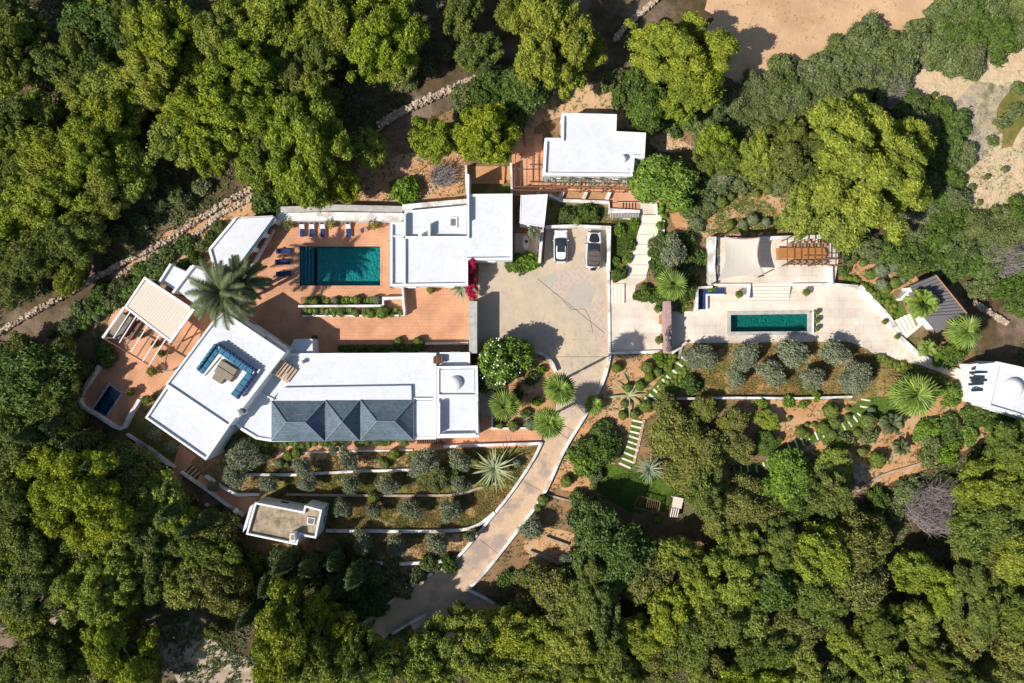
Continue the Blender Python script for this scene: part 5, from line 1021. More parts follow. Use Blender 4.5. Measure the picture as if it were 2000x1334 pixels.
# palms
def frond_mesh(n, L, droop, wl, seed, fan=False, up=0.9, stiff=False, elevs=(0.15, 1.2)):
    rng = np.random.default_rng(seed); V = []; F = []
    def tri(a, b, c): o = len(V); V.extend([a, b, c]); F.append((o, o+1, o+2))
    for k in range(n):
        az = 2.399963*k+rng.uniform(-.2, .2); jj = 3.0 if fan else 1.0; az += rng.uniform(-.12, .12)*jj; el = elevs[1]-(elevs[1]-elevs[0])*(k/n)**0.8+rng.uniform(-.1, .1)*jj; l = L*rng.uniform(0.55 if fan else 0.8, 1.1)
        d = np.array([math.cos(az), math.sin(az), 0.0]); side = np.array([-math.sin(az), math.cos(az), 0.0]); pts = []
        p = np.zeros(3); e = el; m = 14
        for j in range(m+1):
            pts.append(p.copy()); p = p+(d*math.cos(e)+np.array([0, 0, math.sin(e)]))*l/m; e -= droop/m*(0.5+j/m)
        if not fan:
            for j in range(m):
                a, b = pts[j], pts[j+1]; o = len(V); w = 0.03*(1-j/m)+0.008; V.extend([a-side*w, a+side*w, b+side*w, b-side*w]); F.append((o, o+1, o+2)); F.append((o, o+2, o+3))
                if j < 1: continue
                f = j/m; wl2 = wl*math.sin(math.pi*min(1, 0.12+f*0.86))**0.7
                for q in range(4):
                    c = a+(b-a)*q/4; dr = (b-a)/np.linalg.norm(b-a)
                    for s in (-1, 1):
                        tip = c+side*s*wl2*rng.uniform(.85, 1.05)+dr*wl2*0.65-np.array([0, 0, wl2*rng.uniform(0.15, 0.45)]); tri(c, c+dr*0.10, tip)
        else:
            st = 0.3; a = pts[int(m*st)]; b = pts[-1]; dr = (b-a)/np.linalg.norm(b-a)
            for j in range(int(m*st)):
                o = len(V); w = 0.02; V.extend([pts[j]-side*w, pts[j]+side*w, pts[j+1]+side*w, pts[j+1]-side*w]); F.append((o, o+1, o+2)); F.append((o, o+2, o+3))
            R_f = l*0.68
            for q in range(15):
                t = -1.5+3.0*q/14; v = dr*math.cos(t)+side*math.sin(t); v[2] -= 0.12*abs(t); w = np.cross(v, np.array([0, 0, 1.0])); w /= max(1e-6, np.linalg.norm(w))
                c = a+v*R_f*0.5; r = R_f*rng.uniform(0.85, 1.05)
                tri(a, c+w*0.055*R_f*1.3, a+v*r-np.array([0, 0, r*0.12])); tri(a, a+v*r-np.array([0, 0, r*0.12]), c-w*0.055*R_f*1.3)
    return np.array(V), np.array(F)
def palm(px, py, rpx, T, label, fan=False, m='palm', n=44, trunk_r=0.22, seed=1, droop=1.4):
    X, Y, Z = G(px, py, T); L = rpx/S*1.12; zb = Z-T
    t = empty('fan_palm' if fan else 'palm_tree', (X, Y, zb), label, 'palm tree')
    V, F = frond_mesh(n, L, droop, L*(0.24 if n > 70 or L < 2.5 else 0.15), seed, fan, elevs=(-0.2, 1.5)); V[:, 2] += T-0.15
    o = bpy.data.objects.new('fronds', fast_mesh('fronds', V, F, m)); COL.objects.link(o); o.parent = t
    b = MB(); pts = [(X+0.05*math.sin(i*1.3), Y+0.04*math.cos(i), zb-0.3+(T+0.2)*i/9) for i in range(10)]; b.tube(pts, [trunk_r*(1.25-0.03*i+(0.05 if i % 2 else 0)) for i in range(10)], 9); b.build('trunk', 'bark', t)
    c = MB().lathe((X, Y, zb+T-0.7), [(trunk_r*1.1, 0), (trunk_r*1.7, 0.3), (trunk_r*1.2, 0.7), (0.05, 0.9)], 10); c.build('crownshaft', 'rust_wood', t)
    return t
palm(436, 572, 64, 9.3, 'larger of two tall feather palms, between canopy and beige pergola, shading the pool', m='palm_dark', seed=3, n=46, droop=1.5)
palm(474, 545, 46, 8.4, 'smaller of two tall feather palms, beside the wedge canopy', m='palm_dark', seed=4, n=40, droop=1.4)
palm(1093, 760, 32, 10.5, 'tallest fan palm beside the driveway, uppermost in the island bed', True, seed=5, n=34, trunk_r=0.16)
palm(985, 793, 33, 4.0, 'low fan palm at the left of the island bed', True, seed=6, n=36)
palm(1072, 826, 32, 6.2, 'fan palm at the lower corner of the island bed over the road', True, seed=7, n=36, trunk_r=0.17)
palm(1315, 556, 37, 3.6, 'broad-leaved fan palm left of the sail deck', True, seed=8, n=26)
palm(1786, 772, 46, 4.5, 'large pale green palm right of the round lawn', True, 'palm', seed=9, n=40)
palm(1886, 648, 36, 4.2, 'bushy light palm just below the grey pavilion', True, seed=10, n=34)
palm(1812, 681, 17, 2.6, 'small palm beside the path to the domed house', False, seed=11, n=24, trunk_r=0.1)
palm(1802, 592, 26, 3.8, 'round spiky green palm in front of the grey pavilion', False, seed=12, n=90, droop=0.8, trunk_r=0.15)
palm(1742, 828, 22, 1.4, 'dark spiky low palm below the large pale palm', False, 'palm_dark', seed=13, n=34)
palm(1762, 874, 16, 1.2, 'small spiky palm alone in the lower red garden', False, 'palm_dark', seed=14, n=26)
palm(1160, 790, 22, 1.6, 'small low palm right of the road bend', True, seed=15, n=18)
def agave(px, py, rpx, label, n=30, m='agave', w=0.1, z=0.2, seed=1, hs=0.7, elevs=(0.05, 1.3), stem=0.0):
    X, Y, Z = G(px, py, z+stem); L = rpx/S; t = empty('agave_plant', (X, Y, Z-z-stem), label, 'agave')
    rng = random.Random(seed)
    for k in range(n):
        az = 2.399963*k+rng.uniform(-.15, .15); e = elevs[1]-(elevs[1]-elevs[0])*k/n; l = L*rng.uniform(0.8, 1.1)*(0.6+0.4*min(1, k/n*2)); b = MB(); d = Vector((math.cos(az), math.sin(az), 0)); s = Vector((-d.y, d.x, 0)); p = Vector((X, Y, Z)); vs = []
        for j in range(7):
            f = j/6; ww = w*math.sin(math.pi*(0.22+0.78*f))*1.1 if j < 6 else 0.004; up = Vector((0, 0, 0.05*(1-f)))
            vs += [p-s*ww+up, p-up*0.6, p+s*ww+up]; p = p+(d*math.cos(e)+Vector((0, 0, math.sin(e))))*l/6; e -= rng.uniform(0.08, 0.2)
        fs = []
        for j in range(6):
            a = 3*j; fs += [(a, a+1, a+4, a+3), (a+1, a+2, a+5, a+4), (a+2, a, a+3, a+5)]
        b.add(vs, fs); b.build('leaf', m, t)
    if stem: MB().tube([(X, Y, Z-stem-z-0.2), (X, Y, Z)], [0.2, 0.16], 8).build('trunk', 'bark', t)
    return t
agave(900, 560, 34, 'big grey-green agave in a white planter beside the red bougainvillea', 26, 'agave_green', 0.13, 1.0, 2)
agave(966, 914, 50, 'giant pale yucca-like agave on the terrace left of the road', 44, 'agave', 0.085, 0.4, 3, stem=0.8)
agave(1268, 915, 36, 'blue-green spiky agave beside the lower lawn steps', 38, 'agave_green', 0.07, 0.3, 4, stem=1.2)
agave(1228, 772, 62, 'sprawling thick-armed succulent right of the road', 9, 'agave', 0.12, 0.3, 5, elevs=(0.1, 0.4))
agave(1640, 620+250, 12, 'small dry agave in the red garden', 14, 'agave', 0.06, 0.2, 6)
# flowering tree and bougainvillea
plant('bright_tree', 1012, 690, 34, 1.2); plant('broadleaf', 965, 740, 30, .8)
ft = plant('bright_tree', 976, 706, 42, 1.25, 'white-flowered green tree between the domed block and the driveway')
def flowers(parent, R, T, n, m, size, seed):
    rng = np.random.default_rng(seed); b = MB(); me_ = [c for c in parent.children if c.name.startswith('crown')][0].data
    co = np.empty(len(me_.vertices)*3, np.float32); me_.vertices.foreach_get('co', co); co = co.reshape(-1, 3); R = np.abs(co[:, 0]).max()*0.9
    for k in range(n):
        a = rng.uniform(0, 6.28); d = R*math.sqrt(rng.uniform(0, 1)); near = co[(co[:, 0]-d*math.cos(a))**2+(co[:, 1]-d*math.sin(a))**2 < 0.12]
        if len(near) < 12: continue
        z = float(np.percentile(near[:, 2], 97))-0.08
        b.lathe((d*math.cos(a), d*math.sin(a), z+0.1), [(size*0.3, -size*0.3), (size, 0), (size*0.5, size*0.4)], 6)
    me = b.build('flowers', m).data; o = [x for x in bpy.data.objects if x.data == me][0]; o.parent = parent; o['kind'] = 'stuff'
flowers(ft, 2.7, 5.5, 46, 'flower_white', 0.10, 1)
def spray(label, name, pts, n, m, size, cat, r=0.4, seed=1):
    """climber or hedge made of clumps along given pixel/height points"""
    P = [W(x, y, z) for x, y, z in pts]; c = P[len(P)//2]; base = (c[0], c[1], 0.1); t = empty(name, base, label, cat)
    cl = [((p[0]-base[0], p[1]-base[1], p[2]-base[2]), (r, r, r)) for p in P]
    V, F = leaf_cloud(cl, n, size, seed, 1.4, 0.8, down=-0.9, shell=0.25); V, F, mi = with_cores(V, F, cl, 0.6)
    o = bpy.data.objects.new('foliage', fast_mesh('foliage', V, F, (m, m), mi)); COL.objects.link(o); o.parent = t; return t
bg = []
r_ = random.Random(5)
for k in range(30): bg.append((920+r_.uniform(-6, 6), 508+k*2.5, 3.7-k*0.07+r_.uniform(-.4, .2)))
spray('crimson bougainvillea tumbling down the pool house wall by the driveway', 'bougainvillea', bg, 8000, 'magenta', 0.11, 'climber', 0.3)
def hedge(label, poly, h, m, n, seed, name='hedge', r=0.35, leaf=0.11, sp=0.55):
    q = [Vector(G(*p)) for p in poly]; x0 = min(p.x for p in q); x1 = max(p.x for p in q); y0 = min(p.y for p in q); y1 = max(p.y for p in q)
    c = sum(q, Vector())/len(q); t = empty(name, c, label, 'hedge'); rr = random.Random(seed); cl = []; pl = [(p.x, p.y) for p in q]
    y = y0
    while y <= y1:
        x = x0
        while x <= x1:
            X = x+rr.uniform(-.12, .12); Y = y+rr.uniform(-.12, .12)
            if inpoly(X, Y, pl): cl.append(((X-c.x, Y-c.y, g(X, Y)-c.z+h*rr.uniform(0.72, 0.95)-r*0.7), (r*1.25, r*1.25, r*rr.uniform(0.8, 1.1))))
            x += sp
        y += sp
    if not cl: return
    V, F = leaf_cloud(cl, n*len(cl), leaf, seed, 1.5, 0.7); V, F, mi = with_cores(V, F, cl, 0.85)
    o = bpy.data.objects.new('foliage', fast_mesh('foliage', V, F, (m, m), mi)); COL.objects.link(o); o.parent = t
    b = MB()
    for cc, _ in cl[::6]: b.tube([(cc[0]+c.x, cc[1]+c.y, c.z-0.1), (cc[0]+c.x, cc[1]+c.y, c.z+cc[2])], 0.03, 4)
    b.build('stem', 'bark', t); return t
hedge('lavender-like strip between the two white walls below the pool', [(592, 605), (786, 605), (786, 614), (592, 614)], 0.7, 'topiary', 130, 1)
hedge('clipped dark hedge along the lower edge of the terracotta court', [(666, 676), (828, 674), (828, 687), (666, 688)], 0.9, 'broad', 130, 2)
hedge('low planting strip directly below the big pool', [(592, 584), (744, 583), (744, 593), (592, 593)], 0.4, 'topiary', 100, 3)
hedge('clipped pale green hedge block right of the gateway bed', [(1285, 682), (1322, 690), (1312, 712), (1298, 728), (1282, 706)], 0.8, 'topiary', 120, 4)
hedge('clipped hedge below the diagonal stepping stones', [(1344, 712), (1345, 722), (1312, 784), (1280, 770), (1300, 745)], 0.5, 'topiary', 120, 5, leaf=0.09)
hedge('narrow hedge beneath the diagonal parapet above the grey pavilion steps', [(1634, 540), (1672, 552), (1722, 598), (1742, 622), (1748, 600), (1700, 565), (1660, 535)], 0.6, 'topiary', 120, 6)
hedge('grass-green hedge along the path to the domed house', [(1706, 692), (1800, 722), (1890, 760), (1880, 768), (1790, 735), (1705, 702)], 0.7, 'topiary', 120, 7)
hedge('small hedge left of the sunken bench', [(1324, 592), (1362, 592), (1362, 607), (1324, 607)], 0.6, 'topiary', 120, 8)
hedge('climbing greenery along the eaves of the slate roofs', [(535, 864), (800, 862), (800, 867), (535, 870)], 1.2, 'broad', 130, 9, sp=0.45)
hedge('green climber on the curved corner below the tall wing', [(452, 842), (475, 852), (505, 866), (530, 868), (530, 875), (495, 874), (450, 856)], 1.6, 'broad', 130, 10)
hedge('scrubby hedge band under the stone wall at left', [(120, 640), (230, 575), (300, 530), (320, 520), (320, 540), (230, 600), (140, 660)], 1.0, 'broad', 100, 11, sp=0.7, r=0.45, leaf=0.15)
hedge('strip of clipped green beside the pale path', [(1283, 396), (1296, 400), (1300, 430), (1286, 428)], 0.6, 'bright', 120, 12)
spray('white flowering climber over the tall wall by the small courtyard', 'climbing_plant', [(1040+r_.uniform(-4, 14), 440+k*2.2, 2.6) for k in range(14)], 2600, 'olive', 0.12, 'climber', 0.3)
spray('vine trailing over the front of the upper pergola', 'climbing_plant', [(1070+k*6.5+r_.uniform(-2, 2), 352+r_.uniform(-5, 8), 2.9) for k in range(24) if r_.random() < 0.7], 4500, 'olive', 0.1, 'climber', 0.24)
spray('bare reddish vine on top of the gateway wall', 'climbing_plant', [(1305+r_.uniform(-4, 4), 640+k*3, 2.6) for k in range(16)], 1600, 'dead_twig', 0.12, 'climber', 0.22)

# dead thickets
def thicket(label, px, py, rx, ry, n, seed, z=1.5):
    X, Y, Z = G(px, py, z); t = empty('dead_thicket', (X, Y, Z-z), label, 'thicket'); rng = random.Random(seed); b = MB()
    for k in range(n):
        a = rng.uniform(0, 6.28); d = math.sqrt(rng.random()); s = Vector((X+d*math.cos(a)*rx/S*0.8, Y+d*math.sin(a)*ry/S*0.8, Z-z+0.2+rng.uniform(0, z*0.7)))
        v = Vector((rng.gauss(0.4, .6), rng.gauss(0.5, .6), rng.uniform(0.2, 0.9))).normalized(); l = rng.uniform(0.6, 1.9); p = [s, s+v*l*0.5+Vector((0, 0, .05)), s+v*l]
        b.tube(p, [0.035, 0.022, 0.008], 3, False)
    b.build('twigs', 'dead_twig', t)['kind'] = 'stuff'
    b = MB()
    for k in range(7):
        a = k*0.9; b.tube([(X, Y, Z-z-0.2), (X+math.cos(a)*rx/S*0.4, Y+math.sin(a)*ry/S*0.4, Z-z+0.8), (X+math.cos(a)*rx/S*0.8, Y+math.sin(a)*ry/S*0.8, Z)], [0.1, 0.06, 0.03], 5)
    b.build('stem', 'grey_bark', t)
thicket('large dead grey thicket among the lower right pines', 1850, 1000, 75, 60, 2600, 1, 3.5)
thicket('pale dead branch mass beside the upper right sandy path', 1742, 165, 26, 48, 900, 2, 1.6)
thicket('leafless grey shrub at the right edge above the pavilion', 1965, 505, 46, 42, 900, 3, 1.8)
thicket('small dead shrub below the largest pine', 1790, 415, 36, 26, 500, 4, 1.6)
thicket('bare brown shrub on the bank above the pool house', 862, 345, 28, 26, 500, 5, 1.2)
thicket('pale dead scrub near the top left corner', 95, 90, 50, 60, 700, 6, 0.9)

# stone walls along the hillside path
def rubble_wall(label, pts, w, h, n, seed, m='stone'):
    P = [Vector(G(*p)) for p in pts]; c = P[len(P)//2]; t = empty('dry_stone_wall', c, label, 'wall'); rng = random.Random(seed); b = MB()
    seglen = [(P[i+1]-P[i]).length for i in range(len(P)-1)]; tot = sum(seglen)
    for k in range(n):
        s = rng.random()*tot; i = 0
        while i < len(seglen)-1 and s > seglen[i]: s -= seglen[i]; i += 1
        d = (P[i+1]-P[i]).normalized(); nn = Vector((-d.y, d.x, 0)); q = P[i]+d*s+nn*rng.uniform(-w/2, w/2)
        r = rng.uniform(0.1, 0.26); b.box((q.x, q.y, g(q.x, q.y)+h*rng.uniform(0.2, 1)), (r*2, r*1.4, r), rng.uniform(0, 3.1), rng.uniform(0.6, 0.9))
    o = b.build('stones', m, t); o['kind'] = 'stuff'
    cb = MB()
    for i in range(len(P)-1):
        a, bb = P[i], P[i+1]; cc = (a+bb)/2; cb.box((cc.x, cc.y, cc.z+h*0.2), ((bb-a).length+0.1, w*0.85, h*0.9), math.atan2((bb-a).y, (bb-a).x))
    cb.build('core', 'stone', t)
rubble_wall('long upper dry stone wall of the hillside path at left', dense([(-10, 655), (60, 615), (160, 560), (240, 515), (330, 470), (420, 410), (500, 365), (560, 337)], 3), 0.6, 0.6, 900, 1)
rubble_wall('lower parallel dry stone wall of the hillside path at left', dense([(230, 540), (300, 500), (380, 462), (430, 420), (500, 385)], 3), 0.5, 0.5, 420, 2)
rubble_wall('dry stone wall running up to the top pine grove', dense([(740, 245), (800, 212), (860, 185), (920, 160), (980, 135)], 3), 0.9, 0.7, 640, 3)
rubble_wall('rough stone edging above the sand clearing pines', dense([(1200, 80), (1225, 50), (1270, 10), (1290, -10)], 3), 0.6, 0.4, 260, 4)
rubble_wall('rocky edging right of the grey pavilion', dense([(1900, 590), (1930, 610), (1965, 632)], 3), 0.6, 0.4, 160, 5)

NOGO = [T1, DRV, CR, EA, RL+RR[::-1], [(232, 585), (300, 560), (436, 606), (335, 745), (262, 800), (240, 838), (152, 786), (205, 700), (190, 680), (200, 655)], [(540, 858), (1058, 836), (1058, 870), (545, 886)], [(352, 868), (382, 892), (365, 918), (352, 945), (330, 975), (322, 958)], [(392, 925), (440, 955), (506, 972), (478, 1008), (385, 940)], [(1000, 262), (1060, 262), (1060, 345), (1245, 350), (1290, 395), (1200, 412), (1100, 392), (1000, 382)], [(1390, 460), (1648, 460), (1648, 560), (1390, 560)], [(283, 816), (437, 608), (600, 660), (940, 685), (940, 858), (530, 863), (402, 899)], [(1740, 610), (1815, 560), (1890, 610), (1760, 665)], [(914, 1152), (1050, 1215), (1055, 1260), (960, 1290), (800, 1215)], [(1005, 378), (1195, 440), (1195, 530), (1005, 520)], [(912, 322), (1000, 322), (1000, 400), (750, 430), (540, 430), (540, 402), (912, 385)]]
def scatter(name, poly, n, m, smin, smax, seed, kind='rock', nogo=True):
    rng = np.random.default_rng(seed); xs = [p[0] for p in poly]; ys = [p[1] for p in poly]; pts = []
    while len(pts) < n:
        x = rng.uniform(min(xs), max(xs)); y = rng.uniform(min(ys), max(ys))
        if inpoly(x, y, poly) and not (nogo and any(inpoly(x, y, q) for q in NOGO)) and (mnoise.noise(Vector((x*0.03, y*0.03, seed))) > -0.12 or rng.random() < 0.15): pts.append(G(x, y))
    P = np.array(pts); N_ = len(P)
    if kind == 'rock':
        base = ICO1_V; Fb = ICO1_F; s = rng.uniform(smin, smax, N_)**1.0
        V = (base[None]*(1+rng.normal(0, 0.2, (N_, len(base), 1)))*s[:, None, None]*np.array([1, 0.8, 0.6])+P[:, None, :]+np.array([0, 0, 0.03])).reshape(-1, 3)
        F = (Fb[None]+np.arange(N_)[:, None, None]*len(base)).reshape(-1, 3)
    else:   # grass blades: 3 per tuft
        k = 5; P = np.repeat(P, k, 0); n2 = len(P); a = rng.uniform(0, 6.28, n2); s = rng.uniform(smin, smax, n2); P = P+np.stack([rng.normal(0, .12, n2), rng.normal(0, .12, n2), np.zeros(n2)], 1)
        d = np.stack([np.cos(a), np.sin(a), np.zeros(n2)], 1); q = np.stack([-np.sin(a), np.cos(a), np.zeros(n2)], 1)
        V = np.stack([P+q*s[:, None]*0.22, P-q*s[:, None]*0.22, P+d*s[:, None]*0.8+np.array([0, 0, 1])*s[:, None]*0.9], 1).reshape(-1, 3)+np.array([0, 0, 0.07]); F = np.arange(3*n2).reshape(-1, 3)
    o = bpy.data.objects.new(name, fast_mesh(name, V, F, m)); COL.objects.link(o); o['kind'] = 'stuff'; return o
ICO1_V, ICO1_F = ico(1)
GA = [(160, 600), (330, 480), (560, 350), (780, 250), (1000, 165), (1210, 170), (1500, 330), (1660, 450), (1900, 640), (1930, 830), (1700, 960), (1420, 1090), (1200, 1160), (960, 1160), (660, 1110), (480, 1070), (250, 900), (140, 790)]
scatter('stones', [(540, 350), (905, 280), (908, 385), (780, 402), (420, 420), (300, 500), (260, 500)], 1500, 'stone', 0.04, 0.16, 1)
scatter('stones', [(1380, 350), (1470, 340), (1560, 390), (1560, 455), (1390, 460), (1330, 450)], 1100, 'stone', 0.04, 0.15, 2)
scatter('stones', [(1195, 694), (1290, 694), (1230, 800), (1170, 900), (1110, 900), (1160, 800)], 500, 'stone', 0.04, 0.13, 3)
scatter('stones', [(505, 887), (795, 886), (795, 916), (540, 918)], 420, 'stone', 0.04, 0.13, 4)
scatter('stones', [(1270, 240), (1380, 290), (1290, 300), (1250, 262)], 320, 'stone', 0.05, 0.18, 5)
scatter('stones', [(40, 20), (120, 0), (150, 110), (180, 180), (100, 200)], 500, 'stone', 0.06, 0.25, 6)
scatter('stones', [(1020, 1060), (1070, 1030), (1230, 1120), (1200, 1150), (1120, 1160)], 400, 'stone', 0.05, 0.15, 7)
scatter('stones', [(1860, 340), (1990, 300), (2010, 380), (1960, 390), (1900, 470), (1830, 470)], 350, 'stone', 0.05, 0.16, 8)
scatter('stones', [(1690, 215), (1800, 135), (1870, 150), (2000, 90), (2000, 130), (1850, 190), (1790, 200)], 260, 'stone', 0.05, 0.14, 21)
scatter('slope_tufts', [(1840, 300), (1890, 200), (2000, 130), (2000, 400), (1930, 420), (1850, 470)], 900, 'macchia', 0.08, 0.24, 22, 'g')
scatter('slope_tufts', [(1400, 0), (1800, 0), (1700, 40), (1560, 90), (1450, 110)], 120, 'macchia', 0.06, 0.16, 23, 'g')
scatter('dry_grass_tufts', [(1340, 674), (1655, 674), (1800, 720), (1880, 760), (1560, 772), (1360, 772)], 7000, 'dry_grass', 0.10, 0.26, 9, 'g')
scatter('grass_tufts', [(430, 905), (640, 885), (1050, 875), (1000, 955), (885, 1090), (700, 1095), (640, 1040), (500, 960)], 9000, 'olive_grass', 0.10, 0.26, 10, 'g')
scatter('grass_tufts', [(640, 980), (900, 968), (980, 958), (945, 1003), (870, 1030), (640, 1032)], 3500, 'dry_grass', 0.10, 0.26, 11, 'g')
scatter('lawn_grass', [(1185, 907), (1260, 927), (1328, 942), (1336, 974), (1300, 998), (1232, 998), (1168, 963), (1163, 932)], 6000, 'lawn', 0.06, 0.14, 12, 'g')
scatter('understorey', GA, 9000, 'macchia', 0.12, 0.34, 13, 'g').hide_render = False
scatter('forest_floor_scrub', [(-10, -10), (900, -10), (760, 250), (300, 480), (-10, 620)], 9000, 'macchia', 0.15, 0.5, 14, 'g')
scatter('forest_floor_scrub', [(-10, 620), (140, 790), (250, 900), (480, 1075), (960, 1165), (1200, 1170), (1180, 1345), (-10, 1345)], 12000, 'macchia', 0.15, 0.5, 15, 'g')
scatter('forest_floor_scrub', [(1230, 1160), (1450, 1090), (1700, 970), (1930, 830), (2010, 640), (2010, 1345), (1180, 1345)], 9000, 'macchia', 0.15, 0.5, 16, 'g')
scatter('bed_cover', [(1075, 395), (1095, 402), (1186, 405), (1186, 436), (1072, 436)], 900, 'macchia', 0.1, 0.26, 17, 'g')
scatter('bed_cover', [(1196, 430), (1243, 432), (1243, 480), (1223, 545), (1196, 545)], 1500, 'broad', 0.1, 0.28, 18, 'g')
scatter('bed_cover', [(1390, 350), (1470, 345), (1555, 395), (1555, 455), (1395, 458), (1340, 448)], 1600, 'topiary', 0.1, 0.3, 19, 'g')

for k_, (pl_, n_l) in enumerate((([(940, 640), (985, 640), (1180, 640), (1188, 690), (1175, 740), (1110, 850), (1060, 860), (1090, 760), (1040, 684), (940, 684)], 260), (RL[:5]+RR[2:6][::-1], 260), ([(1200, 600), (1300, 600), (1300, 682), (1200, 684)], 90), ([(1345, 655), (1650, 655), (1700, 682), (1700, 686), (1650, 664), (1345, 666)], 160), ([(510, 570), (580, 570), (580, 640), (560, 680)], 120), ([(240, 700), (300, 720), (250, 790), (220, 740)], 110), ([(600, 640), (900, 655), (900, 668), (600, 668)], 110))):
    scatter('leaf_litter', pl_, n_l, 'litter', 0.05, 0.12, 40+k_, 'g', nogo=False)
# stepping stones
def stepping(label, pts, w, l, seed, dz=0.13):
    t = empty('stepping_stone_path', G(*pts[0][:2]), label, 'path')
    for x, y, a in pts:
        X, Y, Z = G(x, y); MB().box((X, Y, Z+dz-0.03), (l, w, 0.1), R_(a)).build('slab', 'cream_step', t, bevel=0.015)
stepping('diagonal flight of pale slabs right of the sprawling succulent', [(1334, 700, -38), (1327, 712, -38), (1317, 726, -42), (1309, 741, -42), (1301, 748, -42), (1292, 760, -40), (1284, 767, -40), (1276, 777, -40), (1267, 783, -38), (1258, 794, -38)], 0.3, 1.5, 1)
stepping('ladder of pale slabs set in grass above the lower lawn', [(1247, 823, -12), (1244, 834, -14), (1242, 845, -14), (1240, 855, -18), (1238, 866, -20), (1235, 876, -20), (1230, 888, -22), (1226, 899, -22), (1220, 909, -24)], 0.26, 1.7, 2, 0.17)
stepping('short curve of pale slabs below the evergreen oaks', [(1421, 921, 100), (1434, 919, 98), (1447, 917, 95), (1460, 914, 94), (1477, 914, 96), (1492, 910, 110), (1500, 904, 118)], 0.22, 1.1, 3)
stepping('curved ladder of pale slabs in the red flower garden', [(1541, 873, 118), (1555, 868, 110), (1567, 863, 112), (1580, 857, 112), (1594, 851, 112), (1605, 846, 115), (1619, 842, 120), (1634, 838, 122), (1646, 832, 122), (1658, 826, 125), (1669, 817, 128), (1680, 812, 140), (1688, 795, 170), (1690, 781, 170)], 0.22, 1.2, 4)
sheet('path_grass', [(1318, 696), (1352, 710), (1318, 785), (1268, 806), (1238, 796), (1280, 750)], 'lawn', 0.10)
sheet('path_grass', [(1236, 815), (1258, 820), (1240, 912), (1212, 905)], 'lawn', 0.10)
sheet('path_grass', [(1415, 912), (1480, 905), (1508, 890), (1512, 905), (1480, 925), (1418, 930)], 'lawn', 0.10)
sheet('path_grass', [(1534, 868), (1590, 844), (1640, 826), (1672, 806), (1688, 816), (1660, 838), (1610, 858), (1545, 882)], 'lawn', 0.115)
wall('pale edging board along the ladder of slabs', [(1258, 820), (1249, 860), (1238, 905)], 0.2, 0.35, 'pale_wood', name='edging')

# long table, chairs, pots, sunken bench, planters, hut frames
dt = empty('dining_table', W(1566, 496, 0.8), 'long orange-brown wooden dining table with rounded right end', 'table')
for k in range(7):
    yy = 486+k*3.4; x1 = 1615-abs(k-3)*1.6
    A = Vector(W(1516, yy, 1.55)); B = Vector(W(x1, yy, 1.55)); MB().box(((A.x+B.x)/2, A.y, 1.53), (B.x-A.x, 0.2, 0.05)).build('plank', 'orange_wood', dt)
for x in (1525, 1565, 1605):
    MB().box((*W(x, 496, 1.4)[:2], 1.13), (0.12, 1.2, 0.7)).build('leg', 'dark_wood', dt)
dc = make_chair('dining_chair', 'wood', 'x'); n_ = 0
for i in range(6):
    for s, nm in ((-1, 'upper'), (1, 'lower')):
        x = 1543+i*13.5; y = 496+s*17; X, Y, _ = W(x, y, 1.2)
        lab = f"wooden chair on the {nm} side of the dining table, {['first', 'second', 'third', 'fourth', 'fifth', 'sixth'][i]} from left"
        c = dc if n_ == 0 else copy_tree(dc); c.location = (X, Y, 0.81); c.rotation_euler = (0, 0, 0 if s < 0 else math.pi); c['label'] = lab; c['group'] = 'chairs at the long dining table'; n_ += 1
sb = empty('built_in_bench', W(1395, 505, 0.8), 'dark cushioned bench along the white wall left of the sail', 'bench')
for k in range(5): MB().box((*W(1398, 476+k*17, 1.2)[:2], 1.15), (0.55, 1.0, 0.25)).build('cushion', ['fabric_navy', 'fabric_grey', 'fabric_navy', 'pink_stone', 'fabric_navy'][k], sb, bevel=0.04)
MB().box((*W(1398, 510, 1)[:2], 0.9), (0.6, 5.6, 0.22)).build('base', 'plaster', sb)
nb = empty('sunken_bench', W(1390, 585, 0.1), 'L-shaped dark water channel bench in the corner left of the deck', 'bench')
MB().prism(ccw(wpoly([(1367, 563), (1415, 563), (1415, 574), (1379, 574), (1379, 604), (1367, 604)], 0.45)), 0.1, 0.45).build('base', 'fabric_navy', nb)
MB().prism(ccw(wpoly([(1379, 574), (1415, 574), (1415, 577), (1382, 577), (1382, 604), (1379, 604)], 0.6)), 0.1, 0.6).build('edge', 'parapet_white', nb)
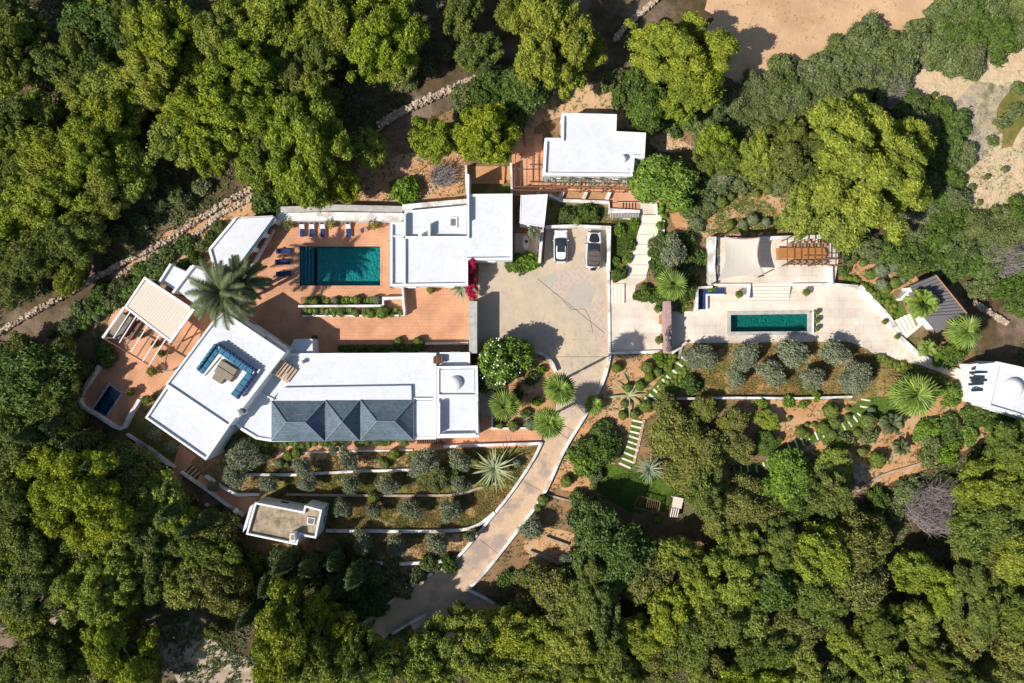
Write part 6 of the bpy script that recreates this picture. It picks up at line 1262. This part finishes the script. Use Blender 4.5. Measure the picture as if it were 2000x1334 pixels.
for x, y, r, lab in ((1442, 575, 0.45, 'potted plant on the east terrace left of the deck steps'), (1573, 571, 0.45, 'potted plant on the east terrace right of the deck steps'), (1594, 626, 0.35, 'round green potted plant at the right end of the narrow pool'), (1594, 611, 0.3, 'uppermost potted plant at the right end of the narrow pool'), (1595, 642, 0.3, 'lowest potted plant at the right end of the narrow pool'), (1727, 629, 0.3, 'brown potted plant at the foot of the pavilion steps, upper'), (1751, 658, 0.3, 'dark potted plant at the foot of the pavilion steps, lower'), (258, 765, 0.5, 'round potted bush on the left terrace near the plunge pool'), (1284, 603, 0.5, 'potted shrub inside the gateway court, upper'), (1286, 664, 0.5, 'potted shrub inside the gateway court, lower'), (567, 437, 0.8, 'leftmost shrub against the white wall above the pool'), (650, 436, 0.75, 'shrub between the sun loungers against the white wall'), (733, 438, 0.75, 'rightmost shrub against the white wall above the pool'), (842, 566, 0.5, 'small potted shrub below the pool house wall'), (278, 655, 0.4, 'green round potted plant under the left pergola, leftmost'), (305, 672, 0.45, 'green potted plant in the middle under the left pergola'), (318, 690, 0.45, 'green potted plant under the right beams of the left pergola'), (300, 725, 0.6, 'loose shrub at the lower right post of the left pergola'), (205, 705, 0.5, 'white potted shrub at the top of the plunge pool wall'), (290, 780, 0.6, 'yellowish shrub in the bed beside the villa wall'), (615, 660, 0.35, 'small potted plant on the shaded court by the villa porch')):
    pot(x, y, r, lab)
sp = empty('pool_cover_roller', W(1583, 630, 0.1), 'ridged grey roller housing at the right end of the narrow pool', 'pool cover')
MB().box((*W(1584, 631, 0.4)[:2], 0.35), (0.5, 2.9, 0.4)).build('housing', 'stone_grey', sp, bevel=0.04); MB().tube([W(1588, 608, 0.6), W(1588, 652, 0.6)], 0.12, 8).build('roller', 'metal_white', sp)
bn = empty('wooden_bench', W(1290, 626, 0.15), 'slim wooden bench against the gateway wall', 'bench')
MB().box((*W(1290, 624, 0.5)[:2], 0.55), (0.4, 1.3, 0.06)).build('seat', 'orange_wood', bn); 
for s in (-1, 1): MB().box((W(1290, 624, 0.4)[0], W(1290, 624, 0.4)[1]+s*0.5, 0.34), (0.34, 0.08, 0.36)).build('leg', 'dark_wood', bn)
ot = empty('oval_table', W(1027, 470, 0.15), 'pale oval stone table in the small courtyard', 'table')
MB().add([(W(1027, 474, 0.8)[0]+0.42*math.cos(a), W(1027, 474, 0.8)[1]+0.95*math.sin(a), z) for z in (0.78, 0.86) for a in [k*math.pi/12 for k in range(24)]], [tuple(range(23, -1, -1)), tuple(range(24, 48))]+[(i, (i+1) % 24, 24+(i+1) % 24, 24+i) for i in range(24)]).build('table_top', 'cream_step', ot)
MB().lathe((W(1027, 474, 0.8)[0], W(1027, 474, 0.8)[1], 0.1), [(0.3, 0), (0.12, 0.2), (0.12, 0.6), (0.3, 0.68)], 12).build('pedestal', 'cream_step', ot)
MB().lathe((*W(1028, 472, 0.8)[:2], 0.86), [(0.1, 0), (0.2, 0.12), (0.18, 0.12), (0.08, 0.03)], 12).build('bowl', 'metal_dark', ot)
hp = empty('trellis_frame', W(1262, 990, 0), 'brown timber trellis frame on the shaded lower lawn', 'trellis')
q = [(1247, 968), (1290, 980), (1285, 1003), (1238, 990)]
for i in range(4): beam(hp, q[i], q[(i+1) % 4], 2.2-1.5, 0.12, 0.12, 'rust_wood')
for k in range(7): a = k/6; beam(hp, (1265+24*a, 973+6*a), (1262+23*a, 997+6*a), 0.66, 0.05, 0.05, 'rust_wood', 'slat')
for p in q: X, Y, Z = G(*p); MB().box((X, Y, Z+0.25), (0.12, 0.12, 1.0)).build('post', 'rust_wood', hp)
lt = empty('lawn_shelter', G(1317, 990), 'small white and brown garden shelter on the lower lawn edge', 'shelter')
X, Y, Z = G(1318, 985); MB().box((X, Y+0.6, Z+1.5), (1.3, 1.4, 0.12), R_(-12)).build('roof', 'fabric_beige', lt); MB().box((X-0.25, Y-0.9, Z+0.6), (1.2, 1.3, 0.5), R_(-12)).build('box', 'rust_wood', lt)
for sx in (-1, 1):
    for sy in (-0.1, 1.2): MB().box((X+sx*0.5, Y+sy, Z+0.6), (0.08, 0.08, 1.8)).build('post', 'metal_white', lt)
for k in range(4): MB().box((X-0.7+k*0.3, Y-0.9, Z+0.9), (0.1, 1.2, 0.06), R_(-12)).build('slat', 'metal_white', lt)
mp = empty('garden_lamp', G(584, 1155), 'small round white disc table among the lower left cypresses', 'table')
X, Y, Z = G(584, 1155); MB().lathe((X, Y, Z), [(0.1, 0), (0.06, 0.5), (0.35, 0.52), (0.35, 0.58)], 14).build('table_top', 'metal_white', mp)
ub = empty('stone_ornament', G(463, 998), 'white round urn on the wall beside the guest house', 'urn')
X, Y, Z = G(463, 996, 0.6); MB().lathe((X, Y, Z), [(0.15, 0), (0.3, 0.2), (0.35, 0.4), (0.2, 0.6), (0.28, 0.7)], 14).build('urn_body', 'parapet_white', ub)
pc = sheet('pebble_court', [(1662, 900), (1700, 910), (1690, 940), (1668, 950)], 'grey_scree', 0.08, wob=0.2)

# ------------------------------------------------------------------ cars
def loft(secs, m, name, root):
    """secs: list of (y, [(x,z)...] right half from bottom centre to top centre)"""
    b = MB(); k = len(secs[0][1]); n = 2*k
    for y, s in secs: b.v += [(x, y, z) for x, z in s]+[(-x, y, z) for x, z in reversed(s)]
    for i in range(len(secs)-1):
        for j in range(n): a = i*n+j; c = i*n+(j+1) % n; b.f.append((a, a+n, c+n, c))
    b.f.append(tuple(range(n))); b.f.append(tuple((len(secs)-1)*n+j for j in range(n-1, -1, -1)))
    o = b.build(name, m, root, smooth=True); 
    md = o.modifiers.new('s', 'SUBSURF'); md.levels = 1; md.render_levels = 2; return o
def car_body(L, Wd, zb, zbelt, hood_z, m, root, nose=0.12):
    secs = []
    for f, wf, zt in ((-0.5, 0.74, 0.62), (-0.485, 0.9, 0.85), (-0.42, 0.98, 1.0), (-0.2, 1.0, 1.0), (0.1, 1.0, 1.0), (0.24, 1.0, 0.97), (0.36, 0.98, 0.9), (0.455, 0.9, 0.8), (0.495, 0.72, 0.6)):
        w = Wd/2*wf; z1 = zb+(zbelt-zb)*zt
        secs.append((f*L, [(0.02, zb), (w*0.93, zb), (w, zb+0.2), (w, z1-0.15), (w*0.93, z1-0.02), (0.02, z1)]))
    return loft(secs, m, 'body', root)
def wheels(L, Wd, r, root):
    for sx in (-1, 1):
        for fy in (-0.3, 0.31):
            b = MB(); b.tube([(sx*(Wd/2-0.21), fy*L, r), (sx*(Wd/2+0.005), fy*L, r)], r, 16); w = b.build('wheel', 'tyre', root)
            MB().tube([(sx*(Wd/2-0.05), fy*L, r), (sx*(Wd/2+0.015), fy*L, r)], r*0.62, 12).build('rim', 'chrome', w)
def white_car():
    t = empty('parked_car', (0, 0, 0), 'white compact hatchback with dark windscreen parked on the left of the bay', 'car')
    L, Wd = 4.45, 1.86; car_body(L, Wd, 0.22, 0.95, 0, 'car_white', t); wheels(L, Wd, 0.32, t)
    secs = [(y, [(0.02, 0.85), (w0, 0.85), (w0*0.98, 0.88), (w1, z-0.08), (w1*0.9, z), (0.02, z+0.01)]) for y, w0, w1, z in ((-2.1, 0.78, 0.62, 1.0), (-1.85, 0.83, 0.66, 1.33), (-1.3, 0.86, 0.68, 1.44), (-0.3, 0.88, 0.69, 1.47), (0.35, 0.87, 0.67, 1.40), (0.85, 0.85, 0.7, 1.14), (1.15, 0.8, 0.7, 0.97))]
    loft(secs, 'glass', 'greenhouse', t)
    secs = [(y, [(0.02, z-0.05), (w*0.95, z-0.05), (w, z-0.04), (w, z-0.01), (w*0.9, z+0.02), (0.02, z+0.035)]) for y, w, z in ((-1.85, 0.60, 1.37), (-1.3, 0.64, 1.45), (-0.3, 0.65, 1.48), (0.1, 0.64, 1.45))]
    r = loft(secs, 'car_white', 'roof', t)
    MB().add([(-0.5, 0.05, 1.505), (0.5, 0.05, 1.505), (0.52, -0.9, 1.53), (-0.52, -0.9, 1.53)], [(3, 2, 1, 0)]).build('sunroof', 'glass', t)
    for sx in (-1, 1):
        MB().box((sx*0.68, 2.02, 0.72), (0.35, 0.2, 0.12), sx*-0.3).build('headlight', 'metal_white', t); MB().box((sx*0.72, -2.12, 0.8), (0.25, 0.12, 0.18)).build('tail_light', 'lamp_red', t)
        MB().box((sx*0.98, 0.75, 1.0), (0.2, 0.12, 0.12)).build('mirror', 'car_white', t, bevel=0.02)
        MB().box((sx*0.935, -0.1, 0.72), (0.012, 0.25, 0.03)).build('door_handle', 'chrome', t)
    return t
def suv():
    t = empty('parked_car', (0, 0, 0), 'white open-top off-roader with black bonnet and dark fabric roof, parked right', 'car')
    L, Wd = 4.9, 1.98; car_body(L, Wd, 0.35, 1.12, 0, 'car_white', t); wheels(L, Wd, 0.4, t)
    secs = [(y, [(0.02, z-0.1), (w*0.95, z-0.1), (w, z-0.06), (w, z-0.02), (w*0.92, z+0.02), (0.02, z+0.04)]) for y, w, z in ((0.95, 0.72, 1.13), (1.5, 0.68, 1.11), (2.0, 0.55, 1.02), (2.25, 0.42, 0.96))]
    loft(secs, 'car_black', 'bonnet', t)
    secs = [(y, [(0.02, 1.0), (w0, 1.0), (w0, 1.05), (w1, z-0.08), (w1*0.94, z), (0.02, z+0.02)]) for y, w0, w1, z in ((-2.25, 0.88, 0.78, 1.5), (-2.1, 0.9, 0.8, 1.72), (-0.9, 0.92, 0.82, 1.78), (0.25, 0.92, 0.8, 1.74), (0.75, 0.9, 0.8, 1.3), (0.98, 0.88, 0.8, 1.1))]
    loft(secs, 'glass', 'greenhouse', t)
    secs = [(y, [(0.02, z-0.04), (w*0.96, z-0.04), (w, z-0.03), (w, z), (w*0.94, z+0.03), (0.02, z+0.045)]) for y, w, z in ((-2.15, 0.78, 1.74), (-1.0, 0.81, 1.79), (0.1, 0.8, 1.76))]
    loft(secs, 'car_roof_brown', 'soft_top', t)
    for k in range(3): MB().box((0, -1.6+k*0.7, 1.85), (1.5, 0.04, 0.02)).build('roof_bow', 'car_black', t)
    for sx in (-1, 1):
        MB().box((sx*0.72, 2.32, 0.85), (0.24, 0.1, 0.18)).build('headlight', 'metal_white', t); MB().box((sx*0.85, -2.42, 0.95), (0.12, 0.08, 0.3)).build('tail_light', 'lamp_red', t)
        MB().box((sx*1.06, 0.85, 1.2), (0.22, 0.12, 0.2)).build('mirror', 'car_black', t, bevel=0.02); MB().box((sx*0.995, -0.1, 0.9), (0.012, 0.25, 0.03)).build('door_handle', 'car_black', t)
    MB().box((0, 2.48, 0.55), (1.7, 0.16, 0.2)).build('bumper', 'car_black', t, bevel=0.03)
    MB().tube([(0, -2.45, 1.05), (0, -2.68, 1.05)], 0.38, 18).build('spare_wheel', 'tyre', t)
    return t
c = white_car(); c.location = (*W(1095, 481, 0.8)[:2], 0.085)
c = suv(); c.location = (*W(1159.5, 489, 0.9)[:2], 0.085); c.rotation_euler = (0, 0, R_(-2))
finish_labels()
